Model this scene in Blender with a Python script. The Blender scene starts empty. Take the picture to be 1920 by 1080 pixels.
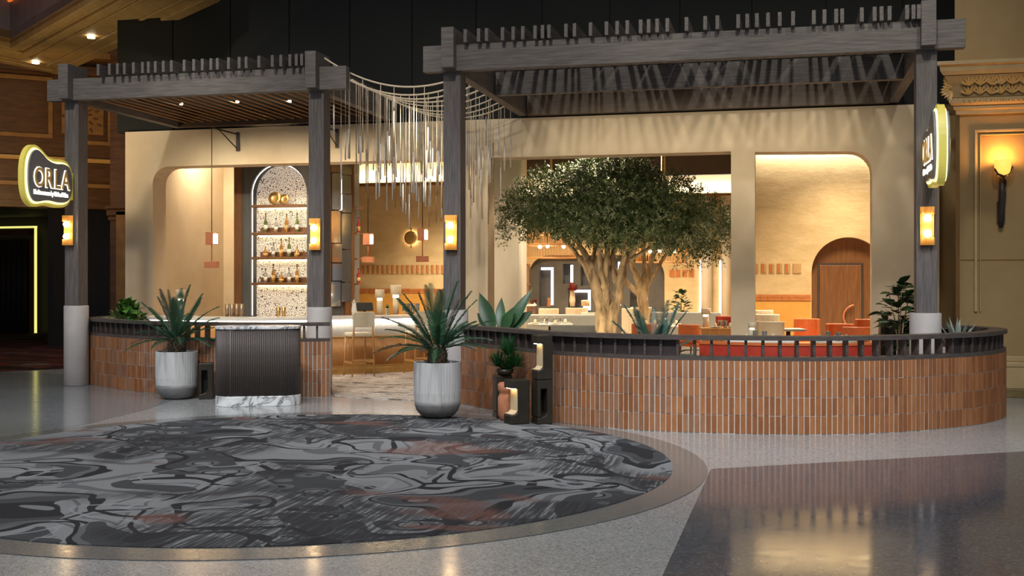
import bpy, math, random
from mathutils import Vector, Matrix
random.seed(7)
R = math.radians
scene = bpy.context.scene
COL = scene.collection

# ------------------------------------------------------------------ camera
TH = math.atan(.243)
cam_data = bpy.data.cameras.new('camera')
cam_data.sensor_width = 36.0
cam_data.lens = 36.0*2100/1920
cam_data.shift_y = -15/1920
cam_data.clip_end = 200
cam = bpy.data.objects.new('camera', cam_data)
cam.location = (0, 0, 1.65)
cam.rotation_euler = (R(90), 0, TH)
COL.objects.link(cam)
scene.camera = cam

# ------------------------------------------------------------------ world, exposure
scene.view_settings.view_transform = 'Standard'
scene.view_settings.look = 'None'
scene.view_settings.gamma = 1
scene.view_settings.use_curve_mapping = False
scene.view_settings.exposure = 0.45
world = bpy.data.worlds.new('world')
scene.world = world
world.use_nodes = True
world.node_tree.nodes['Background'].inputs[0].default_value = (.9, .93, 1.0, 1)
world.node_tree.nodes['Background'].inputs[1].default_value = .21

# ------------------------------------------------------------------ large lights
def area(name, loc, target, size, power, col=(1, .8, .55), size_y=None, spread=180):
    d = bpy.data.lights.new(name, 'AREA')
    d.energy = power; d.color = col
    d.shape = 'RECTANGLE'; d.size = size; d.size_y = size_y or size
    d.spread = R(spread)
    o = bpy.data.objects.new(name, d)
    o.location = loc
    o.rotation_euler = (Vector(target)-Vector(loc)).to_track_quat('-Z', 'Y').to_euler()
    COL.objects.link(o)
    return o
def spot(name, loc, target, power, angle, col=(1, .95, .88), blend=.5, rad=.06):
    d = bpy.data.lights.new(name, 'SPOT')
    d.energy = power; d.color = col; d.spot_size = R(angle); d.spot_blend = blend; d.shadow_soft_size = rad
    o = bpy.data.objects.new(name, d)
    o.location = loc
    o.rotation_euler = (Vector(target)-Vector(loc)).to_track_quat('-Z', 'Y').to_euler()
    COL.objects.link(o)
    return o
WARM = (1, .81, .56)
GOLD = (1, .62, .26)
COOL = (.86, .92, 1.0)
# concourse ceiling spots in front of the facade (they throw the rafter shadows)
for x, y, tx, tz, p in ((-9.5, 9.0, -10.2, 3.2, 850), (-6.5, 8.5, -7.0, 3.2, 760), (-3.0, 8.0, -3.4, 3.3, 640), (0.2, 8.0, .2, 3.3, 660), (3.0, 9.0, 1.2, 3.0, 400)):
    spot('concourse_spot', (x, y, 8.6), (tx, 17.5, tz), p, 46, (1, .92, .80), .8, .22)
# wall-wash spots on the low brick walls and the pots before them
for x, y, tx, ty, p in ((-8.6, 7.5, -9.2, 14.6, 800), (-5.6, 7.3, -6.4, 14.0, 800), (-3.4, 6.6, -3.6, 12.8, 800), (-.8, 5.9, -1.0, 12.3, 850), (1.3, 6.2, 1.0, 12.6, 850), (3.6, 7.6, 2.2, 13.6, 600)):
    spot('concourse_wash', (x, y, 7.6), (tx, ty, .45), p*1.15, 50, (.93, .97, 1.0), .9, .15)
# concourse ceiling downlights over the polished floor
for x, y, p in ((-9, 10, 480), (-5, 9.5, 480), (-1, 8.5, 480), (-3, 4, 420), (-8, 5, 380), (2.5, 6, 300)):
    spot('concourse_downlight', (x, y, 8.6), (x, y+.4, 0), p, 95, (.95, .97, 1.0), .8, .12)
# dining room and bar ceiling lights
for x, y, p in ((-3.6, 20.8, 150), (-2.4, 26, 190), (-5.2, 26.5, 190), (.6, 21.6, 150), (1.2, 23.4, 90), (-6.6, 22.8, 210), (-9.0, 18.9, 60)):
    area('room_downlight', (x, y, 4.7), (x, y, 0), .7, p, WARM, spread=110)
# linear wash lights fixed to the back of the pergola front beams
area('beam_wash_light', (-1.3, 16.45, 4.46), (-1.3, 18.5, 3.3), 5.4, 17, (1, .86, .62), .06, 80)
area('beam_wash_light', (-8.7, 15.50, 4.46), (-8.7, 18.5, 3.2), 3.6, 22, (1, .86, .62), .06, 42)
# added spot without a fixture, brightens the stucco pier
spot('pier_fill', (-5.5, 14.9, 4.35), (-4.9, 18.7, 2.0), 260, 46, (1, .88, .68), .8, .1)
# added fill from below, brightens the trunk of the large olive tree
spot('tree_fill', (-3.75, 19.35, .06), (-3.2, 20.3, 2.0), 70, 75, (1, .84, .6), .7, .05)
spot('tree_fill', (-2.75, 19.4, .06), (-3.1, 20.3, 2.0), 55, 75, (1, .84, .6), .7, .05)
area('bar_left_downlight', (-11.4, 20.6, 4.7), (-11.3, 21.2, 0), .4, 42, WARM, spread=120)

# ------------------------------------------------------------------ node helpers
def new_mat(name):
    m = bpy.data.materials.new(name); m.use_nodes = True
    nt = m.node_tree
    return m, nt, nt.nodes['Principled BSDF']
def nd(nt, typ, **kw):
    n = nt.nodes.new(typ)
    ins = kw.pop('ins', {})
    for k, v in kw.items(): setattr(n, k, v)
    for k, v in ins.items():
        if isinstance(v, bpy.types.NodeSocket): nt.links.new(v, n.inputs[k])
        else: n.inputs[k].default_value = v
    return n
def coords(nt, scale=(1, 1, 1), rot=(0, 0, 0), world=False):
    if world:
        src = nd(nt, 'ShaderNodeNewGeometry').outputs['Position']
    else:
        src = nd(nt, 'ShaderNodeTexCoord').outputs['Object']
    return nd(nt, 'ShaderNodeMapping', ins={'Vector': src, 'Scale': scale, 'Rotation': rot}).outputs[0]
def mixc(nt, fac, a, b, mode='MIX'):
    n = nd(nt, 'ShaderNodeMix', data_type='RGBA', blend_type=mode)
    for i, v in ((0, fac), (6, a), (7, b)):
        if isinstance(v, bpy.types.NodeSocket): nt.links.new(v, n.inputs[i])
        else: n.inputs[i].default_value = v if i == 0 else tuple(v)+((1,) if len(v) == 3 else ())
    return n.outputs[2]
def ramp(nt, fac, stops, interp='LINEAR'):
    n = nd(nt, 'ShaderNodeValToRGB', ins={0: fac})
    cr = n.color_ramp; cr.interpolation = interp
    while len(cr.elements) < len(stops): cr.elements.new(.5)
    for e, (p, c) in zip(cr.elements, stops):
        e.position = p
        if not isinstance(c, (tuple, list)): c = (c, c, c)
        e.color = tuple(c)+(1,)
    return n.outputs[0]
def noise(nt, vec, scale, detail=2, rough=.5, dist=0):
    return nd(nt, 'ShaderNodeTexNoise', ins={'Vector': vec, 'Scale': scale, 'Detail': detail, 'Roughness': rough, 'Distortion': dist}).outputs[0]
def math_(nt, op, a, b=0.0):
    n = nd(nt, 'ShaderNodeMath', operation=op)
    for i, v in ((0, a), (1, b)):
        if isinstance(v, bpy.types.NodeSocket): nt.links.new(v, n.inputs[i])
        else: n.inputs[i].default_value = v
    return n.outputs[0]
def bump(nt, bsdf, h, strength=.3, dist=.02):
    b = nd(nt, 'ShaderNodeBump', ins={'Height': h, 'Strength': strength, 'Distance': dist})
    nt.links.new(b.outputs[0], bsdf.inputs['Normal'])
M = {}
def mat(key, col, rough=.5, metal=0, col2=None, scale=6, stretch=(1, 1, 1), bumps=0, emit=None, estr=1, spec=.5, detail=3, world=False, trans=0, contrast=(.3, .7)):
    m, nt, b = new_mat(key)
    b.inputs['Base Color'].default_value = tuple(col)+(1,)
    b.inputs['Roughness'].default_value = rough
    b.inputs['Metallic'].default_value = metal
    b.inputs['Specular IOR Level'].default_value = spec
    if trans: b.inputs['Transmission Weight'].default_value = trans
    if col2 is not None or bumps:
        v = coords(nt, stretch, world=world)
        n = noise(nt, v, scale, detail, .6)
        if col2 is not None:
            f = ramp(nt, n, [(contrast[0], 0), (contrast[1], 1)])
            nt.links.new(mixc(nt, f, col, col2), b.inputs['Base Color'])
        if bumps: bump(nt, b, n, bumps, .02)
    if emit:
        b.inputs['Emission Color'].default_value = tuple(emit)+(1,)
        b.inputs['Emission Strength'].default_value = estr
    M[key] = m
    return m

# wood, plaster, metals
mat('grey_wood', (.072, .064, .060), .62, col2=(.165, .148, .138), scale=3.2, stretch=(1, 14, 14), bumps=.25, detail=5)
mat('grey_wood_post', (.066, .057, .054), .6, col2=(.15, .13, .122), scale=3.2, stretch=(14, 14, 1), bumps=.25, detail=5)
mat('grey_wood_depth', (.072, .064, .060), .62, col2=(.165, .148, .138), scale=3.2, stretch=(14, 1, 14), bumps=.25, detail=5)
mat('brown_wood', (.115, .046, .014), .45, col2=(.19, .082, .027), scale=3, stretch=(10, 10, .8), bumps=.08, detail=4)
mat('dark_wood', (.030, .022, .019), .5, col2=(.055, .042, .037), scale=4, stretch=(10, 10, 1), bumps=.06)
mat('stand_wood', (.052, .040, .034), .5, col2=(.085, .066, .057), scale=4, stretch=(10, 10, 1), bumps=.06)
mat('panel_wood', (.055, .022, .006), .42, col2=(.12, .052, .013), scale=2.5, stretch=(1, 1, 6), detail=4)
mat('panel_trim', (.20, .095, .022), .4, col2=(.29, .15, .04), scale=4)
mat('gold_trim', (.45, .25, .06), .35, col2=(.55, .32, .09), scale=6)
mat('stucco', (.60, .47, .31), .85, col2=(.70, .58, .41), scale=1.4, bumps=.22, detail=8, world=True)
mat('column_plaster', (.56, .50, .40), .8, col2=(.66, .61, .51), scale=3, stretch=(1, 1, .3), bumps=.15, detail=6, world=True)
mat('yellow_plaster', (.50, .37, .19), .85, col2=(.62, .48, .27), scale=2.4, stretch=(1, 1, 2), bumps=.5, detail=9, world=True)
mat('ochre_plaster', (.54, .26, .045), .8, col2=(.62, .33, .07), scale=2, bumps=.15, detail=6, world=True)
mat('tan_wall', (.28, .185, .075), .8, col2=(.33, .22, .095), scale=1.5, bumps=.03, world=True)
mat('tan_trim', (.36, .25, .11), .6, col2=(.43, .31, .145), scale=4, bumps=.05)
mat('white_stone', (.40, .365, .345), .6, col2=(.50, .46, .44), scale=3, bumps=.06, detail=5)
mat('black_wall', (.0030, .0036, .0030), .85, col2=(.006, .007, .0055), scale=.8, stretch=(1, 1, .1), world=True)
mat('black', (.008, .008, .009), .6)
mat('backing', (.020, .012, .011), .6, col2=(.03, .019, .017), scale=4)
mat('dark_room', (.010, .009, .010), .7, col2=(.018, .015, .016), scale=1, world=True)
mat('dark_ceiling', (.045, .035, .027), .8, col2=(.055, .043, .033), scale=2, world=True)
mat('rail', (.050, .038, .033), .45, col2=(.085, .067, .058), scale=5, stretch=(2, 2, 8))
mat('grout', (.52, .43, .36), .9, col2=(.62, .53, .45), scale=20, bumps=.1)
for i, (a, b_) in enumerate((((.25, .088, .026), (.32, .122, .040)), ((.20, .066, .018), (.26, .094, .030)), ((.28, .108, .036), (.35, .145, .054)), ((.19, .084, .044), (.25, .12, .064)), ((.24, .108, .052), (.30, .145, .076)))):
    mat('brick%d' % i, a, .55, col2=b_, scale=14, stretch=(1, 1, .4), bumps=.12, detail=4, world=True)
mat('concrete', (.43, .425, .415), .9, col2=(.60, .59, .58), scale=5, stretch=(14, 14, .5), bumps=.2, detail=5)
mat('concrete_dark', (.16, .155, .15), .6, col2=(.22, .215, .21), scale=9, bumps=.05)
mat('soil', (.03, .02, .012), .95, col2=(.06, .04, .025), scale=40, bumps=.6)
mat('bronze', (.026, .021, .014), .42, .3, col2=(.042, .034, .024), scale=5, bumps=.03)
mat('bronze_inner', (.55, .42, .26), .5, 0, col2=(.62, .49, .32), scale=8)
mat('terracotta', (.40, .15, .07), .6, col2=(.47, .19, .10), scale=6, bumps=.05)
mat('brass', (.62, .38, .12), .32, .85, col2=(.72, .47, .18), scale=8)
mat('iron', (.03, .022, .018), .5, .4, col2=(.05, .036, .03), scale=12, bumps=.1)
mat('rope', (.60, .50, .36), .8, col2=(.72, .62, .46), scale=60, stretch=(1, 1, 3))
mat('chime_metal', (.62, .59, .54), .45, .35, col2=(.74, .70, .64), scale=10)
mat('chime_bronze', (.30, .22, .14), .38, .6, col2=(.42, .31, .2), scale=10)
mat('sign_grey', (.115, .118, .135), .5, col2=(.13, .134, .152), scale=10)
mat('sign_yellow', (.50, .42, .07), .45, col2=(.58, .49, .10), scale=6, emit=(.55, .47, .08), estr=.25)
mat('sign_lit', (.9, .85, .5), .5, emit=(1, .90, .42), estr=1.1)
mat('letter_gold', (.55, .34, .10), .4, col2=(.62, .40, .14), scale=20)
mat('letter_halo', (.9, .9, .85), .5, emit=(1, .95, .80), estr=1.6)
mat('bulb', (1, .9, .7), .4, emit=(1, .78, .45), estr=22)
mat('amber', (.70, .32, .06), .35, col2=(.80, .40, .09), scale=10, emit=(1, .42, .07), estr=.22)
mat('led', (1, 1, 1), .4, emit=(1, .96, .88), estr=9)
mat('led_warm', (1, .9, .7), .4, emit=(1, .74, .40), estr=9)
mat('downlight', (1, .95, .85), .4, emit=(1, .86, .62), estr=14)
mat('led_soft', (1, 1, 1), .4, emit=(1, .96, .88), estr=2.5)
mat('neon', (.9, .85, .3), .4, emit=(.85, .80, .22), estr=.8)
mat('niche_lit', (.8, .8, .85), .5, emit=(.92, .92, 1.0), estr=1.6)
mat('torch_glass', (.95, .6, .2), .4, col2=(.9, .5, .12), scale=9, emit=(1, .48, .07), estr=1.0)
mat('copper', (.46, .15, .065), .4, .3, col2=(.54, .2, .09), scale=6)
mat('lamp_lit', (1, .95, .85), .4, emit=(1, .86, .62), estr=6)
mat('cream', (.62, .52, .36), .7, col2=(.70, .60, .43), scale=30, bumps=.1)
mat('cream_lit', (.80, .66, .42), .6, emit=(1, .76, .42), estr=.45)
mat('linen_grey', (.24, .245, .23), .8, col2=(.30, .305, .29), scale=30, bumps=.1)
mat('red_leather', (.33, .026, .014), .42, col2=(.42, .04, .02), scale=12, bumps=.04)
mat('orange_leather', (.47, .10, .022), .45, col2=(.55, .135, .034), scale=12, bumps=.04)
mat('honey_wood', (.42, .19, .058), .42, col2=(.52, .26, .09), scale=4, stretch=(8, 8, 1))
mat('glass_clear', (.75, .76, .74), .06, trans=.85)
mat('glass_amber', (.50, .23, .05), .1, trans=.35)
mat('glass_green', (.16, .20, .06), .1, trans=.3)
mat('glass_red', (.45, .03, .03), .2, trans=.2)
mat('porcelain', (.72, .68, .60), .3, col2=(.76, .72, .65), scale=10)
mat('mirror', (.62, .65, .68), .10, .95)
mat('mirror_warm', (.62, .50, .34), .16, .9)
mat('niche_grey', (.070, .066, .060), .8, col2=(.095, .09, .082), scale=3, bumps=.08)
mat('tower_grey', (.062, .064, .066), .6, col2=(.09, .092, .094), scale=4, stretch=(3, 3, .5), bumps=.05)
mat('tile_rust', (.40, .13, .03), .45, col2=(.47, .17, .045), scale=8)
mat('tile_tan', (.40, .24, .10), .5, col2=(.48, .30, .13), scale=8)
mat('rattan', (.46, .21, .055), .55, col2=(.56, .28, .085), scale=14)
mat('leaf_palm', (.018, .062, .028), .42, col2=(.035, .105, .045), scale=5)
mat('leaf_palm_dry', (.045, .038, .02), .6, col2=(.075, .062, .03), scale=5)
mat('leaf_blue', (.045, .11, .085), .45, col2=(.075, .16, .12), scale=5)
mat('leaf_bright', (.05, .14, .022), .4, col2=(.10, .23, .045), scale=5)
mat('leaf_deep', (.022, .055, .014), .4, col2=(.05, .10, .028), scale=5)
mat('leaf_banana', (.025, .075, .03), .38, col2=(.05, .13, .045), scale=5)
mat('leaf_olive', (.038, .066, .016), .5, col2=(.095, .145, .042), scale=3)
mat('leaf_olive_light', (.17, .20, .09), .5, col2=(.30, .33, .18), scale=3)
mat('leaf_agave', (.20, .25, .20), .5, col2=(.30, .34, .28), scale=5)
mat('grass', (.014, .085, .022), .5, col2=(.03, .14, .04), scale=6)
mat('bark', (.13, .08, .035), .85, col2=(.44, .31, .165), scale=9, stretch=(1, 1, .28), bumps=1.0, detail=8, contrast=(.36, .58))
mat('trunk_palm', (.05, .032, .018), .9, col2=(.10, .07, .04), scale=25, bumps=.8)
mat('flower_red', (.30, .035, .03), .6, col2=(.42, .07, .05), scale=10)
mat('flower_white', (.75, .72, .55), .6, col2=(.8, .78, .66), scale=10)
mat('fascia', (.045, .024, .012), .5, col2=(.085, .047, .023), scale=3, stretch=(1, 8, 8))
mat('coffer_blue', (.10, .10, .13), .6, col2=(.14, .14, .18), scale=2)
mat('coffer_orange', (.5, .10, .02), .5, emit=(1, .2, .03), estr=.5)
mat('soffit', (.24, .155, .06), .55, col2=(.34, .24, .105), scale=2.6, stretch=(3.5, .6, 1), bumps=.04, detail=5, world=True)
mat('marble_dark', (.10, .07, .025), .2, col2=(.22, .15, .05), scale=6, detail=6)

# marble
m, nt, b = new_mat('marble'); M['marble'] = m
v = coords(nt)
n1 = noise(nt, v, 3.0, 6, .6, 1.2)
vein = ramp(nt, math_(nt, 'ABSOLUTE', math_(nt, 'SUBTRACT', n1, .5)), [(0, .12), (.035, .55), (.1, .72)])
nt.links.new(vein, b.inputs['Base Color']); b.inputs['Roughness'].default_value = .2

# terrazzo floors
def terrazzo(key, base, chip_d, chip_l, rough, spec=.55):
    m, nt, b = new_mat(key); M[key] = m
    v = coords(nt, world=True)
    vo = nd(nt, 'ShaderNodeTexVoronoi', ins={'Vector': v, 'Scale': 85.0, 'Randomness': 1.0})
    sep = nd(nt, 'ShaderNodeSeparateColor', ins={0: vo.outputs['Color']}).outputs[0]
    c = ramp(nt, sep, [(0, chip_d), (.28, base), (.72, base), (1, chip_l)])
    big = noise(nt, v, .35, 3, .5)
    c2 = mixc(nt, 1.0, c, ramp(nt, big, [(.3, .86), (.7, 1.06)]), 'MULTIPLY')
    nt.links.new(c2, b.inputs['Base Color'])
    rn = noise(nt, v, 9, 3, .6)
    nt.links.new(ramp(nt, rn, [(.3, rough*.8), (.7, rough*1.3)]), b.inputs['Roughness'])
    b.inputs['Specular IOR Level'].default_value = spec
terrazzo('terrazzo_light', (.30, .30, .295), (.17, .17, .168), (.42, .42, .41), .15)
terrazzo('terrazzo_mid', (.20, .205, .21), (.12, .122, .127), (.28, .285, .29), .14)
terrazzo('terrazzo_dark', (.082, .085, .098), (.046, .048, .056), (.15, .155, .175), .10, .85)
terrazzo('terrazzo_ring', (.145, .146, .14), (.13, .126, .118), (.185, .18, .168), .16)

# big round carpet: overlapping petals, outlines, hatching and rust streaks
m, nt, b = new_mat('carpet_pattern'); M['carpet_pattern'] = m
P0 = coords(nt)
wn = nd(nt, 'ShaderNodeTexNoise', ins={'Vector': P0, 'Scale': .8, 'Detail': 1.5})
warp = nd(nt, 'ShaderNodeVectorMath', operation='MULTIPLY_ADD', ins={0: wn.outputs['Color'], 1: (1.5, 1.5, 0), 2: P0}).outputs[0]
nA = noise(nt, warp, .75, 1.0, .4)
nB = noise(nt, nd(nt, 'ShaderNodeMapping', ins={'Vector': warp, 'Location': (7, 3, 0)}).outputs[0], 1.15, 1.0, .4)
nC = noise(nt, nd(nt, 'ShaderNodeMapping', ins={'Vector': P0, 'Location': (-4, 9, 0)}).outputs[0], .55, 2, .5)
LG, MG, DG, BK = (.180, .182, .184), (.096, .098, .101), (.047, .048, .051), (.020, .020, .022)
base = ramp(nt, nA, [(0, BK), (.36, DG), (.43, MG), (.475, LG), (.55, MG), (.60, LG), (.65, DG)], 'CONSTANT')
vo = nd(nt, 'ShaderNodeTexVoronoi', feature='F1', ins={'Vector': warp, 'Scale': 1.25, 'Randomness': 1.0})
ve = nd(nt, 'ShaderNodeTexVoronoi', feature='DISTANCE_TO_EDGE', ins={'Vector': warp, 'Scale': 1.25, 'Randomness': 1.0})
petal = ramp(nt, ve.outputs['Distance'], [(0, BK), (.030, LG), (.13, MG), (.17, LG), (.34, DG)], 'CONSTANT')
pm = ramp(nt, nB, [(0, 0), (.50, 1)], 'CONSTANT')
c1 = mixc(nt, pm, base, petal)
ring = ramp(nt, vo.outputs['Distance'], [(0, 0), (.115, 1), (.165, 0)], 'CONSTANT')
dot = ramp(nt, vo.outputs['Distance'], [(0, 1), (.115, 0)], 'CONSTANT')
c1 = mixc(nt, math_(nt, 'MULTIPLY', dot, .8), c1, LG)
c1 = mixc(nt, math_(nt, 'MULTIPLY', ring, .9), c1, BK)
vb = nd(nt, 'ShaderNodeTexVoronoi', feature='F1', ins={'Vector': P0, 'Scale': 3.3, 'Randomness': .7})
nE = noise(nt, nd(nt, 'ShaderNodeMapping', ins={'Vector': P0, 'Location': (3, -8, 0)}).outputs[0], .6, 1, .4)
bubm = ramp(nt, nE, [(0, 0), (.575, 1)], 'CONSTANT')
bub = ramp(nt, vb.outputs['Distance'], [(0, (.16, .162, .165)), (.27, BK), (.34, MG), (.5, DG)], 'CONSTANT')
c1 = mixc(nt, bubm, c1, bub)
out1 = ramp(nt, math_(nt, 'ABSOLUTE', math_(nt, 'SUBTRACT', nA, .475)), [(0, 1), (.010, 0)], 'CONSTANT')
c1 = mixc(nt, out1, c1, BK)
out2 = ramp(nt, math_(nt, 'ABSOLUTE', math_(nt, 'SUBTRACT', nB, .60)), [(0, 1), (.007, 0)], 'CONSTANT')
c1 = mixc(nt, math_(nt, 'MULTIPLY', out2, .8), c1, (.22, .222, .225))
hv = coords(nt, (26, 1.3, 1), (0, 0, R(-38)))
hn = noise(nt, hv, 1.5, 3, .6)
hatch = ramp(nt, hn, [(.40, 0), (.50, 1)])
hm = ramp(nt, nC, [(.48, 0), (.54, 1)])
c1 = mixc(nt, math_(nt, 'MULTIPLY', math_(nt, 'MULTIPLY', hatch, hm), .85), c1, (.027, .027, .029))
nD = noise(nt, nd(nt, 'ShaderNodeMapping', ins={'Vector': P0, 'Location': (12, -6, 0), 'Rotation': (0, 0, R(-10)), 'Scale': (.55, 1.3, 1)}).outputs[0], .9, 2, .5, .6)
rm = ramp(nt, nD, [(.60, 0), (.66, .75)])
rust = mixc(nt, noise(nt, hv, .9, 3, .6), (.15, .062, .036), (.115, .062, .058))
c1 = mixc(nt, math_(nt, 'MULTIPLY', rm, ramp(nt, hn, [(.36, .25), (.52, 1)])), c1, rust)
fib = noise(nt, P0, 160, 2, .6)
c1 = mixc(nt, 1.0, c1, ramp(nt, fib, [(.3, .82), (.7, 1.12)]), 'MULTIPLY')
nt.links.new(c1, b.inputs['Base Color'])
b.inputs['Roughness'].default_value = .9
b.inputs['Specular IOR Level'].default_value = .15
bump(nt, b, fib, .25, .004)

# striped rug-like carpets (restaurant entry, corridor)
def streak_carpet(key, stops, scale, stretch, rot=0):
    m, nt, b = new_mat(key); M[key] = m
    v = coords(nt, stretch, (0, 0, rot), world=True)
    n = noise(nt, v, scale, 5, .65, .8)
    nt.links.new(ramp(nt, n, stops, 'LINEAR'), b.inputs['Base Color'])
    b.inputs['Roughness'].default_value = .95; b.inputs['Specular IOR Level'].default_value = .1
streak_carpet('entry_pattern', [(.36, (.10, .08, .07)), (.43, (.30, .23, .17)), (.48, (.62, .55, .46)), (.54, (.34, .19, .11)), (.58, (.68, .62, .54)), (.66, (.22, .20, .2))], 2.0, (1.0, 2.6, 1), R(-14))
streak_carpet('corridor_pattern', [(.38, (.010, .006, .006)), (.47, (.05, .02, .014)), (.53, (.13, .03, .018)), (.57, (.02, .012, .012)), (.63, (.16, .11, .09)), (.70, (.02, .01, .01))], 1.1, (.5, 1.5, 1), R(-25))

# crackled stone mosaic at the back of the bar niche (glow put into the cells as emission)
m, nt, b = new_mat('crackle'); M['crackle'] = m
v = coords(nt)
v2 = nd(nt, 'ShaderNodeVectorMath', operation='MULTIPLY_ADD', ins={0: nd(nt, 'ShaderNodeTexNoise', ins={'Vector': v, 'Scale': 6.0}).outputs['Color'], 1: (.06, .06, .06), 2: v}).outputs[0]
ve = nd(nt, 'ShaderNodeTexVoronoi', feature='DISTANCE_TO_EDGE', ins={'Vector': v2, 'Scale': 32.0, 'Randomness': 1.0})
f = ramp(nt, ve.outputs['Distance'], [(.055, 0), (.10, 1)])
c = mixc(nt, f, (.02, .012, .008), (.78, .67, .55))
nt.links.new(c, b.inputs['Base Color']); nt.links.new(c, b.inputs['Emission Color'])
b.inputs['Emission Strength'].default_value = .38
bump(nt, b, f, .3, .01)

# wood-grain beam face used on the big beams
# ------------------------------------------------------------------ mesh builder
class MB:
    def __init__(s): s.v = []; s.f = []; s.sm = []
    def add(s, vs, fs, smooth=False):
        o = len(s.v); s.v += [tuple(p) for p in vs]
        for q in fs: s.f.append(tuple(i+o for i in q)); s.sm.append(smooth)
        return s
    def box(s, x0, x1, y0, y1, z0, z1):
        return s.add([(x0, y0, z0), (x1, y0, z0), (x1, y1, z0), (x0, y1, z0), (x0, y0, z1), (x1, y0, z1), (x1, y1, z1), (x0, y1, z1)],
                     [(0, 3, 2, 1), (4, 5, 6, 7), (0, 1, 5, 4), (1, 2, 6, 5), (2, 3, 7, 6), (3, 0, 4, 7)])
    def bar(s, a, b_, w, h):          # rectangular bar from a to b
        a = Vector(a); b_ = Vector(b_); d = (b_-a).normalized()
        up = Vector((0, 0, 1)) if abs(d.z) < .95 else Vector((0, 1, 0))
        u = d.cross(up).normalized()*w/2; w_ = u.cross(d).normalized()*h/2
        vs = [p+i*u+j*w_ for p in (a, b_) for i, j in ((-1, -1), (1, -1), (1, 1), (-1, 1))]
        return s.add(vs, [(0, 1, 2, 3), (7, 6, 5, 4), (0, 4, 5, 1), (1, 5, 6, 2), (2, 6, 7, 3), (3, 7, 4, 0)])
    def prism(s, poly, a0, a1, axis='z', smooth=False):
        n = len(poly)
        def P(p, h): return (p[0], p[1], h) if axis == 'z' else ((p[0], h, p[1]) if axis == 'y' else (h, p[0], p[1]))
        vs = [P(p, a0) for p in poly]+[P(p, a1) for p in poly]
        s.add(vs, [tuple(range(n-1, -1, -1)), tuple(range(n, 2*n))])
        o = len(s.v)-2*n
        for i in range(n):
            j = (i+1) % n
            s.f.append((o+i, o+j, o+n+j, o+n+i)); s.sm.append(smooth)
        return s
    def tube(s, path, r, n=8, caps=True, smooth=True):
        path = [Vector(p) for p in path]; k = len(path)
        rs = r if isinstance(r, (list, tuple)) else [r]*k
        vs = []; ref = None
        for i, p in enumerate(path):
            d = (path[min(i+1, k-1)]-path[max(i-1, 0)]).normalized()
            if ref is None: ref = Vector((0, 0, 1)) if abs(d.z) < .9 else Vector((1, 0, 0))
            u = d.cross(ref).normalized(); w = u.cross(d).normalized(); ref = w
            for j in range(n):
                a = 2*math.pi*j/n
                vs.append(p+(u*math.cos(a)+w*math.sin(a))*rs[i])
        fs = [(i*n+j, i*n+(j+1) % n, (i+1)*n+(j+1) % n, (i+1)*n+j) for i in range(k-1) for j in range(n)]
        s.add(vs, fs, smooth)
        if caps:
            o = len(s.v)-k*n
            s.f.append(tuple(o+j for j in range(n-1, -1, -1))); s.f.append(tuple(o+(k-1)*n+j for j in range(n))); s.sm += [False, False]
        return s
    def lathe(s, prof, n=24, c=(0, 0, 0), smooth=True, sx=1, sy=1):
        k = len(prof); vs = []
        for r, z in prof:
            for j in range(n):
                a = 2*math.pi*j/n
                vs.append((c[0]+r*sx*math.cos(a), c[1]+r*sy*math.sin(a), c[2]+z))
        fs = [(i*n+j, i*n+(j+1) % n, (i+1)*n+(j+1) % n, (i+1)*n+j) for i in range(k-1) for j in range(n)]
        s.add(vs, fs, smooth)
        o = len(s.v)-k*n
        if prof[0][0] > 1e-4: s.f.append(tuple(o+j for j in range(n-1, -1, -1))); s.sm.append(False)
        if prof[-1][0] > 1e-4: s.f.append(tuple(o+(k-1)*n+j for j in range(n))); s.sm.append(False)
        return s
    def cyl(s, x, y, z0, z1, r, n=16, r1=None):
        return s.lathe([(r, z0), (r if r1 is None else r1, z1)], n, (x, y, 0))
    def ball(s, c, r, n=12, k=8, sz=1):
        return s.lathe([(max(r*math.sin(math.pi*i/k), 1e-5), -r*sz*math.cos(math.pi*i/k)) for i in range(k+1)], n, c)
    def sweep(s, path, o0, o1, z0, z1, smooth=True):   # plan path, offsets to its left, heights
        k = len(path); vs = []
        for i in range(k):
            a = Vector(path[max(i-1, 0)]); c = Vector(path[min(i+1, k-1)])
            d = (c-a).normalized(); nrm = Vector((-d.y, d.x)); p = Vector(path[i])
            p0 = p+nrm*o0; p1 = p+nrm*o1
            vs += [(p0.x, p0.y, z0), (p1.x, p1.y, z0), (p1.x, p1.y, z1), (p0.x, p0.y, z1)]
        fs = []
        for i in range(k-1):
            a = 4*i; b_ = a+4
            for j in range(4): fs.append((a+j, a+(j+1) % 4, b_+(j+1) % 4, b_+j))
        s.add(vs, fs, False)
        o = len(s.v)-4*k
        s.f += [(o+3, o+2, o+1, o), (o+4*k-4, o+4*k-3, o+4*k-2, o+4*k-1)]; s.sm += [False, False]
        return s
    def leaf(s, base, d, up, L, W, n=3, curl=.3, fold=.25):
        d = Vector(d).normalized(); side = d.cross(Vector(up))
        side = side.normalized() if side.length > 1e-4 else Vector((1, 0, 0)); nrm = side.cross(d).normalized()
        vs = []; base = Vector(base)
        for i in range(n+1):
            t = i/n; w = W*math.sin(math.pi*min(.08+.92*t, 1))*(1-.25*t); 
            p = base+d*(L*t)-nrm*(curl*L*t*t)
            vs += [p-side*w+nrm*w*fold, p, p+side*w+nrm*w*fold]
        fs = []
        for i in range(n):
            a = 3*i; fs += [(a, a+1, a+4, a+3), (a+1, a+2, a+5, a+4)]
        return s.add(vs, fs, True)
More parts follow.
